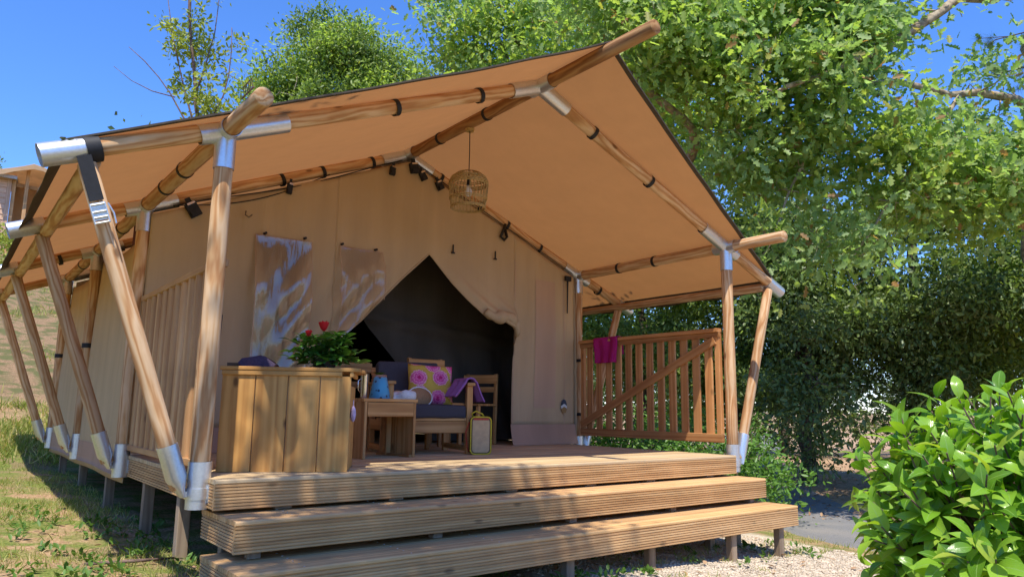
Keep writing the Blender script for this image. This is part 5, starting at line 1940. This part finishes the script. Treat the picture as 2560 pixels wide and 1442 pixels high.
for i, (lab, (bx, by), hgt, lobes, lm, dens) in enumerate(HO):
    b = gb(bx, by)
    c0 = lobes[0][0]
    tree('evergreen_oak', lab, b, [(bx, by, b[2] - 0.2), (lerp(bx, c0[0], .5), lerp(by, c0[1], .5), 1.0), (c0[0], c0[1], c0[2]), (c0[0] + .1, c0[1], hgt - 0.4)],
         [([(lerp(bx, c0[0], .5), lerp(by, c0[1], .5), 0.9), tuple(lerp(np.array(c0), np.array(l[0]), .5) - np.array([0, 0, 0.3])), l[0]], 0.07, 0.02) for l in lobes[1:]],
         lobes, lm, bark_dark, int(820 * dens), 50, 0.20, 0.105, 'oval', 30 + i, r0=0.16, shell=0.7, group='evergreen trees beyond the road', fresh=leaf_holm2 if lm is leaf_holm else leaf_oakb, fresh_part=0.45, clump=0.27, droop=0.35, sup_n=17)

# far wood closing the view
def far_trees():
    r = np.random.default_rng(77)
    spots = [(15, 12.5, 4.2, 'round far tree behind the gate, left of the other far trees'), (18.5, 9.5, 4.8, 'far tree showing between the evergreens above the road'), (21, 6.0, 4.6, 'far tree behind the broad evergreen oak'), (22, 1.5, 5.0, 'far tree behind the laurel at the right'), (12.5, 16, 5.2, 'far tall tree behind the right corner of the tent'), (20, -3, 5.6, 'far tree at the right picture edge')]
    for i, (x, y, h, lab) in enumerate(spots):
        b = gb(x, y)
        lobes = [((x, y, h * 0.55), 2.3, h * 0.45), ((x - 1.2, y - 1.0, h * 0.35), 1.6, h * 0.35), ((x + 1.0, y - 1.2, h * 0.4), 1.6, h * 0.4), ((x, y, 0.5), 2.4, 1.0)]
        tree('far_tree', lab, b, [(x, y, b[2] - .2), (x, y, h * 0.5), (x + .1, y, h * 0.8)], [], lobes, leaf_holm2 if i % 2 else leaf_holm, bark_dark, 300, 44, 0.30, 0.13, 'diamond', 60 + i, r0=0.15, shell=0.8, group='far trees closing the view')


far_trees()


def far_wood():
    r = np.random.default_rng(78)
    n = 3200
    a = r.uniform(rad(8), rad(345), n)  # unseen arc behind the camera added to block horizon sky from the vinyl
    d = r.uniform(25, 33, n)
    x, y = -3.7 + d * np.sin(a), -4.5 + d * np.cos(a)
    z = ground_z(x, y) + r.uniform(0, 1, n) ** 0.8 * (4.4 + 1.2 * np.sin(a * 17) + 0.8 * np.sin(a * 41) + 2.0 * (a > 2.0))
    c = np.stack([x, y, z], 1)
    k = 30
    pos = np.repeat(c, k, 0) + r.normal(size=(n * k, 3)) * 0.5
    m = len(pos)
    o = obj('far_wood', npmesh('far_wood', *leaves_np(pos, rand_unit(r, m), rand_unit(r, m) + np.array([0, 0, .8]), r.uniform(.16, .34, m), 'diamond')), leaf_holm)
    tag(o, 'distant dark wood closing the view beyond the road, with an added unseen arc behind the camera', 'wood', kind='stuff')


far_wood()

# shrubs between gate and road
SH = [((4.55, 1.45), 'bright green shrub growing beside the foot of the right leaning pole', [((4.6, 1.4, -0.35), 0.62, 0.5), ((4.2, 0.9, -0.55), 0.42, 0.38), ((4.9, 1.9, -0.2), 0.5, 0.5)]),
      ((4.4, 3.0), 'low green shrub behind the front half of the gate', [((4.4, 2.9, -0.25), 0.75, 0.6), ((4.1, 2.1, -0.45), 0.55, 0.45)]),
      ((4.3, 4.7), 'low green shrub behind the hinge side of the gate', [((4.3, 4.6, -0.2), 0.8, 0.65), ((4.9, 4.0, -0.2), 0.6, 0.6)]),
      ((7.0, 4.6), 'leafy shrub at the road edge behind the right leaning pole', [((6.9, 4.5, -0.2), 0.8, 0.7), ((6.2, 3.6, -0.3), 0.6, 0.6)])]
for i, ((x, y), lab, lobes) in enumerate(SH):
    b = gb(x, y)
    tree('green_shrub', lab, b, [(x, y, b[2] - 0.05), (x, y, b[2] + 0.3), (x + .05, y, b[2] + 0.7)], [], lobes, leaf_shrub, twig_mat, 150, 34, 0.12, 0.07, 'oval', 90 + i, cat='shrub', r0=0.03, group='shrubs behind the gate', shell=0.6, twig=0.006, clump=0.16)

# small plants on the slope by the cabin, and a tree just past the left picture edge
b = gb(-2.7, 24.0)
tree('green_shrub', 'light green shrub in front of the cladded cabin on the slope', b, [(-2.7, 24, b[2] - .1), (-2.7, 24, b[2] + 0.6)], [], [((-2.6, 24, b[2] + 1.0), 0.7, 0.5), ((-2.1, 23.6, b[2] + 0.3), 0.6, 0.5)], leaf_sap, twig_mat, 60, 30, 0.16, 0.13, 'oval', 98, cat='shrub', r0=0.03)
b = gb(-4.4, 33.0)
tree('left_tree', 'dark leaved tree whose twigs enter at the left picture edge', b, [(-4.4, 33, b[2] - .2), (-4.2, 33, 11), (-4.0, 33, 14)], [([(-4.2, 33, 9), (-3.2, 33, 10.5), (-3.4, 33, 11)], .06, .02), ([(-4.1, 33, 12), (-3, 33, 13), (-3.4, 33, 13.4)], .05, .02)],
     [((-6.2, 33, 12.4), 1.7, 2.6), ((-4.0, 33, 10.6), 0.7, 0.8), ((-3.8, 33, 13.2), 0.6, 0.4)], leaf_holm2, bark_dark, 240, 40, 0.25, 0.17, 'oval', 99, r0=0.14)

# tree standing behind the camera whose shade falls on the left of the steps
b = gb(-6.6, -3.4)
tree('shade_tree', 'tree out of frame at the left whose crown shades the left of the steps', b, [(-6.6, -3.4, b[2] - .2), (-6.4, -3.3, 3), (-5.6, -3.0, 5), (-4.2, -2.8, 6.2)],
     [([(-5.6, -3.0, 5), (-4.0, -2.2, 6.4), (-2.6, -2.2, 6.6)], .08, .02), ([(-4.8, -2.9, 5.8), (-3.4, -3.4, 6.6), (-2.4, -3.6, 6.9)], .06, .02)],
     [((-3.9, -3.1, 6.5), 1.0, 0.5), ((-3.3, -3.6, 6.9), 0.8, 0.45)], leaf_holm2, bark_oak, 150, 48, 0.22, 0.11, 'oval', 120, r0=0.2, shell=0.3, clump=0.25)

# pine bough hanging in at the top right
def pine():
    b = gb(11.5, -6.5)
    t = thing('pine_tree', 'pine with dark needle tufts at the top right corner', 'tree', b)
    mb = MB()
    mb.tube([(11.5, -6.5, b[2] - .2), (11.4, -6.4, 4), (11.3, -6.2, 8)], [0.2, 0.16, 0.1], 10)
    mb.build('trunk', bark_dark, t, smooth=True)
    br = MB()
    r = np.random.default_rng(5)
    tips = []
    for e, q in (((7.15, -1.12, 5.45), 6), ((7.10, -1.0, 4.95), 6), ((7.45, -1.2, 4.15), 5)):
        p0 = np.array((11.4, -6.3, e[2] + 1.4))
        e = np.array(e)
        br.tube([p0, lerp(p0, e, .5) + np.array([0, 0, -.05]), e], [0.04, 0.022, 0.008], 5)
        for k2 in range(q):
            s = lerp(p0, e, 0.88 + 0.12 * k2 / (q - 1))
            tip = s + r.normal(size=3) * np.array([.18, .18, .15])
            br.tube([s, tip], [0.006, 0.004], 4)
            tips += [tip, lerp(s, tip, .6)]
    br.build('branches', bark_dark, t)['kind'] = 'stuff'
    tips = np.array(tips)
    n = 90
    pos = np.repeat(tips, n, 0) + r.normal(size=(len(tips) * n, 3)) * 0.015
    d = rand_unit(r, len(pos)) + np.array([-.1, .3, -.1])
    obj('crown', npmesh('crown', *leaves_np(pos, d, rand_unit(r, len(pos)), r.uniform(.10, .16, len(pos)), 'needle')), needle_mat, t)


pine()

# ------------------------------------------------------------------ laurel bush, right foreground
def laurel():
    ctr = Vector((-0.30, -3.38, -0.04))
    t = thing('laurel_bush', 'glossy bright green laurel bush in the right foreground', 'bush', (ctr.x, ctr.y, gz(ctr.x, ctr.y)))
    r = random.Random(21)
    rad_ = Vector((0.62, 0.62, 0.56))
    campos = Vector((-3.727, -4.479, 0.413))
    mes = [leaf_mesh('leaf', 1, 0.46, 0.45, 0.16, 7, wav=0.05), leaf_mesh('leaf', 1, 0.42, 0.85, 0.22, 7, wav=0.10), leaf_mesh('leaf', 1, 0.48, 0.25, 0.10, 7, wav=0.04), leaf_mesh('leaf', 1, 0.44, 0.6, 0.30, 7, wav=0.12)]
    for m_ in mes:
        m_.materials.append(leaf_laurel)
    items = []
    stems = MB()
    root = Vector((ctr.x, ctr.y, gz(ctr.x, ctr.y)))
    nsh = 430
    for i in range(nsh):
        # shoots spread over a dome, pointing outwards and upwards
        z = 1 - (i + 0.5) / nsh * 1.75
        a = i * 2.39996 + r.uniform(-.3, .3)
        rr_ = math.sqrt(max(0, 1 - z * z))
        n_ = Vector((rr_ * math.cos(a), rr_ * math.sin(a), z))
        depth = r.uniform(0.70, 1.10)
        p = ctr + Vector((n_.x * rad_.x, n_.y * rad_.y, n_.z * rad_.z)) * depth
        d = (n_ * 1.0 + Vector((0, 0, 0.5)) + Vector((r.uniform(-.35, .35), r.uniform(-.35, .35), r.uniform(-.2, .2)))).normalized()
        p0 = p - d * 0.24
        stems.tube([lerp(ctr - Vector((0, 0, 0.3)), p0, 0.45), p0, p], [0.006, 0.0045, 0.003], 5)
        nl = r.randint(6, 9)
        ph = r.uniform(0, 6.28)
        ux = d.orthogonal().normalized()
        uy = d.cross(ux)
        for k2 in range(nl):
            s = k2 / (nl - 1)
            b = ph + k2 * 2.4
            side = ux * math.cos(b) + uy * math.sin(b)
            spreadf = lerp(1.9, 0.8, s)
            ld = (d + side * spreadf + Vector((0, 0, -0.30))).normalized()
            pos = p0.lerp(p, s)
            L = r.uniform(0.085, 0.165) * lerp(1.05, 0.85, s)
            items.append((leaf_frame(pos, ld, d * 1.0 + Vector((0, 0, 0.5)), L, r.uniform(-.45, .45)), mes[r.randrange(4)], pos, n_))
    items.sort(key=lambda it: (it[2] - campos).length - 0.25 * it[3].dot((campos - ctr).normalized()))
    # keep those that fall in the picture first
    def inview(p):
        q = p - campos
        dz = q.dot(CW)
        return dz > 0.2 and abs(q.dot(CR) / dz) < 0.72 and abs(q.dot(CU) / dz) < 0.42
    front_ = [it for it in items if inview(it[2])]
    pick = front_[:300]
    ids = set(id(it) for it in pick)
    for M_, me_, p_, n_ in pick:
        obj('leaf', me_, None, t, M_)
    V, FN, IX, UV = [], [], [], []
    base = 0
    cache = {}
    for me_ in mes:
        v = np.empty(len(me_.vertices) * 3)
        me_.vertices.foreach_get('co', v)
        ix = np.empty(len(me_.loops), int)
        me_.loops.foreach_get('vertex_index', ix)
        uv = np.empty(len(me_.loops) * 2)
        me_.uv_layers[0].data.foreach_get('uv', uv)
        cache[me_] = (v.reshape(-1, 3), ix, uv.reshape(-1, 2), len(me_.polygons))
    for it in items:
        if id(it) in ids:
            continue
        M_, me_ = it[0], it[1]
        v, ix, uv, npoly = cache[me_]
        A = np.array(M_)
        V.append(v @ A[:3, :3].T + A[:3, 3])
        IX.append(ix + base)
        UV.append(uv)
        FN.append(np.full(npoly, 4))
        base += len(v)
    me = npmesh('foliage', np.concatenate(V), np.concatenate(FN), np.concatenate(IX), np.concatenate(UV))
    me.shade_smooth()
    o = obj('foliage', me, leaf_laurel, t)
    o['kind'] = 'stuff'
    for i in range(7):
        a = i * 0.9
        stems.tube([root + Vector((0.05 * math.cos(a), 0.05 * math.sin(a), -0.05)), ctr + Vector((0.2 * math.cos(a), 0.2 * math.sin(a), -0.3)), ctr + Vector((0.35 * math.cos(a), 0.35 * math.sin(a), 0.1))], [0.016, 0.012, 0.006], 6)
    stems.build('stems', twig_mat, t)


laurel()

# ------------------------------------------------------------------ ground cover: grass, gravel, litter
def grass():
    r = np.random.default_rng(9)
    n = 90000
    x = r.uniform(-5.4, -0.6, n)
    y = r.uniform(-1.4, 9.5, n) 
    near = np.exp(-np.clip(y, 0, 9) / 5)
    dens = 0.5 + 0.5 * vnoise(x, y, 1.6, 4) + 0.45 * vnoise(x, y, 4.3, 6)
    shade = (x > -2.3) & (y > 0.3)
    keep = (r.uniform(0, 1, n) < np.clip(dens * 1.5 - 0.35, 0.02, 1)) & ~shade
    # verge along the road edge and tufts on the gravel
    n2 = 5000
    k = r.integers(0, 60, n2)
    A = polyline(RL, 90)
    vx = A[k, 0] - np.abs(r.normal(size=n2)) * 0.22 - 0.02
    vy = A[k, 1] + r.normal(size=n2) * 0.06
    n3 = 70
    tx, ty = r.uniform(0.2, 3.2, n3), r.uniform(-2.2, -0.2, n3)
    tx = np.repeat(tx, 16) + r.normal(size=n3 * 16) * 0.025
    ty = np.repeat(ty, 16) + r.normal(size=n3 * 16) * 0.025
    nh = 240
    hx, hy = r.uniform(-6, 1.5, nh), r.uniform(7, 22, nh)
    hk = vnoise(hx, hy, 0.8, 8) + 0.6 * vnoise(hx, hy, 2.3, 5) > -0.1
    hx, hy = np.repeat(hx[hk], 26), np.repeat(hy[hk], 26)
    hx, hy = hx + r.normal(size=len(hx)) * 0.16, hy + r.normal(size=len(hx)) * 0.16
    X = np.concatenate([x[keep], vx, tx, hx])
    Y = np.concatenate([y[keep], vy, ty, hy])
    m = len(X)
    pos = np.stack([X, Y, ground_z(X, Y) - 0.004], 1)
    d = np.stack([r.normal(size=m) * 0.55, r.normal(size=m) * 0.55, np.ones(m)], 1)
    ups = np.stack([r.normal(size=m), r.normal(size=m), np.zeros(m)], 1)
    L = r.uniform(0.025, 0.075, m) * np.where(Y > 7, 2.6, 1.0)
    o = obj('grass', npmesh('grass', *leaves_np(pos, d, ups, L, 'blade')), grass_mat)
    tag(o, 'short dry and green grass on the ground left of the deck', 'grass', kind='stuff')
    # broad-leaved weeds under and around the steps
    n4 = 170
    wx, wy = r.uniform(-2.9, 2.6, n4), r.uniform(-1.0, 0.6, n4)
    side = r.uniform(0, 1, n4) < 0.45
    wx[side] = r.uniform(-3.6, -2.2, side.sum())
    wy[side] = r.uniform(-0.6, 3.0, side.sum())
    wx, wy = np.repeat(wx, 12), np.repeat(wy, 12)
    m = len(wx)
    wx = wx + r.normal(size=m) * 0.03
    wy = wy + r.normal(size=m) * 0.03
    pos = np.stack([wx, wy, ground_z(wx, wy) + r.uniform(0, 0.05, m)], 1)
    d = np.stack([r.normal(size=m), r.normal(size=m), r.uniform(0.2, 1.2, m)], 1)
    o = obj('weeds', npmesh('weeds', *leaves_np(pos, d, np.tile((0, 0, 1.0), (m, 1)) + r.normal(size=(m, 3)) * .2, r.uniform(.03, .065, m), 'oval')), weed_mat)
    tag(o, 'small leafy weeds growing around the steps and deck legs', 'weeds', kind='stuff')


grass()


def gravel():
    r = np.random.default_rng(10)
    n = 14000
    x = r.uniform(-0.9, 3.1, n)
    y = r.uniform(-2.4, 0.5, n)
    keep = (r.uniform(0, 1, n) < sstep(-0.9, 0.6, x) * (1 - 0.8 * sstep(-0.1, 0.5, y))) & (x - 0.35 * y < 3.35)
    x, y = x[keep], y[keep]
    n = len(x)
    t = np.array([(1, 0, 0), (0, 1, 0), (-1, 0, 0), (0, -1, 0), (0, 0, 1), (0, 0, -1)], float)
    f = np.array([(0, 1, 4), (1, 2, 4), (2, 3, 4), (3, 0, 4), (1, 0, 5), (2, 1, 5), (3, 2, 5), (0, 3, 5)])
    s = r.uniform(0.006, 0.017, n)
    jit = 1 + r.uniform(-.35, .35, (n, 6, 1))
    a = r.uniform(0, 6.28, n)
    ca, sa = np.cos(a), np.sin(a)
    V = t[None] * jit * s[:, None, None]
    V[:, :, 2] *= 0.6
    V[:, :, 0] *= 1.3
    X = V[:, :, 0] * ca[:, None] - V[:, :, 1] * sa[:, None]
    Y = V[:, :, 0] * sa[:, None] + V[:, :, 1] * ca[:, None]
    z = ground_z(x, y)
    V = np.stack([X + x[:, None], Y + y[:, None], V[:, :, 2] + z[:, None] + 0.002], -1).reshape(-1, 3)
    idx = (np.arange(n)[:, None, None] * 6 + f[None]).ravel()
    o = obj('gravel', npmesh('gravel', V, np.full(n * 8, 3), idx), stone_mat)
    tag(o, 'pale gravel in front of the lowest step', 'gravel', kind='stuff')
    # fallen leaves on the dry ground beyond the road
    n = 5200
    x = r.uniform(5.6, 16, n)
    y = r.uniform(-3, 9, n)
    x2, y2 = r.uniform(-4, 3, 350), r.uniform(-2, 1.2, 350)
    x, y = np.concatenate([x, x2]), np.concatenate([y, y2])
    n = len(x)
    pos = np.stack([x, y, ground_z(x, y) + 0.02], 1)
    d = np.stack([r.normal(size=n), r.normal(size=n), r.normal(size=n) * .2], 1)
    m_ = leafmat('fallen_leaf', (0.28, 0.15, 0.07), (0.52, 0.34, 0.19), None, 0.1, 0.8, (1, 1, 1))
    o = obj('fallen_leaves', npmesh('fallen_leaves', *leaves_np(pos, d, np.tile((0, 0, 1.0), (n, 1)) + r.normal(size=(n, 3)) * .25, r.uniform(.04, .09, n), 'oval')), m_)
    tag(o, 'dry brown leaves scattered on the bare ground', 'fallen leaves', kind='stuff')


gravel()

# bare stick lying by the left deck legs
o = MB().tube([(-2.95, 0.55, gz(-2.95, .55) + .02), (-2.7, 0.5, gz(-2.7, .5) + .03), (-2.45, 0.56, gz(-2.45, .56) + .03)], [0.008, 0.011, 0.006], 6).build('stick', twig_mat, None, smooth=True)
tag(o, 'thin dead stick on the grass beside the deck legs', 'stick')

# ------------------------------------------------------------------ cladded cabin up the slope, far left
def cabin():
    O = Vector((-2.45, 27.6, gz(-1.88, 27.6) - 1.0))
    t = thing('timber_cabin', 'timber clad holiday cabin with canopy terrace up the slope at far left', 'cabin', O, rad(-4))
    M = MW[t]
    w = MB()
    w.box((-2.3, 1.6, 1.9), (4.5, 3.1, 4.0), M)
    w.build('wall', clad_mat, t)
    for k in range(19):
        z = 0.05 + 0.205 * k
        lb('plank', (-4.55, 0.03, z + 0.10), (0.0, 0.03, z + 0.10), 0.198, 0.028, clad_mat, t, (0, -1, 0.10), M, 0.003)
    lb('corner_board', (-0.02, 0.015, 0), (-0.02, 0.015, 3.95), 0.14, 0.03, clad_mat, t, (0, -1, 0), M)
    mb = MB()
    mb.rings([[M @ Vector(p) for p in r] for r in ([(-4.9, -0.35, 4.10), (-4.9, -0.35, 4.02), (-4.9, 3.6, 4.5), (-4.9, 3.6, 4.58)], [(0.2, -0.35, 3.92), (0.2, -0.35, 3.80), (0.2, 3.6, 4.5), (0.2, 3.6, 4.58)])])
    mb.build('roof', metal_roof, t)
    # terrace: floor, rear wall with window, posts and canopy
    mb = MB()
    mb.box((1.4, 1.5, 0.25), (2.7, 3.0, 0.16), M)
    mb.build('terrace_floor', clad_mat, t)
    mb = MB()
    mb.box((1.4, 2.6, 2.3), (2.7, 0.1, 4.1), M)
    mb.build('terrace_wall', cream_canvas, t)
    fr = MB()
    for c, d in (((0.85, 2.53, 2.6), (1.3, 0.06, 0.1)), ((0.85, 2.53, 1.2), (1.3, 0.06, 0.1)), ((0.24, 2.53, 1.9), (0.1, 0.06, 1.4)), ((1.46, 2.53, 1.9), (0.1, 0.06, 1.4))):
        fr.box(c, d, M)
    wf = fr.build('window', furn_mat, t)
    MB().box((0.85, 2.545, 1.9), (1.1, 0.02, 1.3), M).build('pane', plain('dim_pane', (0.20, 0.14, 0.07), 0.2), wf)
    for x, y, h in ((0.12, 0.05, 4.05), (0.52, -0.1, 4.35), (2.6, 0.0, 3.9)):
        lb('post', (x, y, 0.2), (x, y, h), 0.12, 0.12, rail_mat, t, (0, -1, 0), M)
    lb('beam', (0.05, 0.1, 3.72), (2.7, 0.1, 3.55), 0.14, 0.10, furn_mat, t, (0, -1, 0), M)
    mb = MB()
    rows = []
    for i in range(13):
        u = i / 12
        x = lerp(-0.5, 3.0, u)
        zr = 4.45 - 0.42 * abs(x - 0.75) ** 0.8
        rows.append([M @ Vector((x, y, zr - 0.12 * math.sin(math.pi * v) + 0.0)) for y, v in ((-0.6, 0), (0.6, .4), (1.8, .6), (3.0, 0))])
    mb.rings(rows, cap=False, closed=False)
    o = mb.build('canopy', cream_canvas, t, smooth=True)
    o.modifiers.new('thick', 'SOLIDIFY').thickness = 0.02
    mb = MB()
    rows = []
    for i in range(13):
        x = lerp(-0.5, 3.0, i / 12)
        zr = 4.45 - 0.42 * abs(x - 0.75) ** 0.8
        rows.append([M @ Vector((x, -0.61, zr + 0.01)), M @ Vector((x, -0.63, zr - 0.16 - 0.03 * math.sin(i * 2)))])
    mb.rings(rows, cap=False, closed=False)
    mb.build('canopy_valance', cream_canvas, o)


cabin()
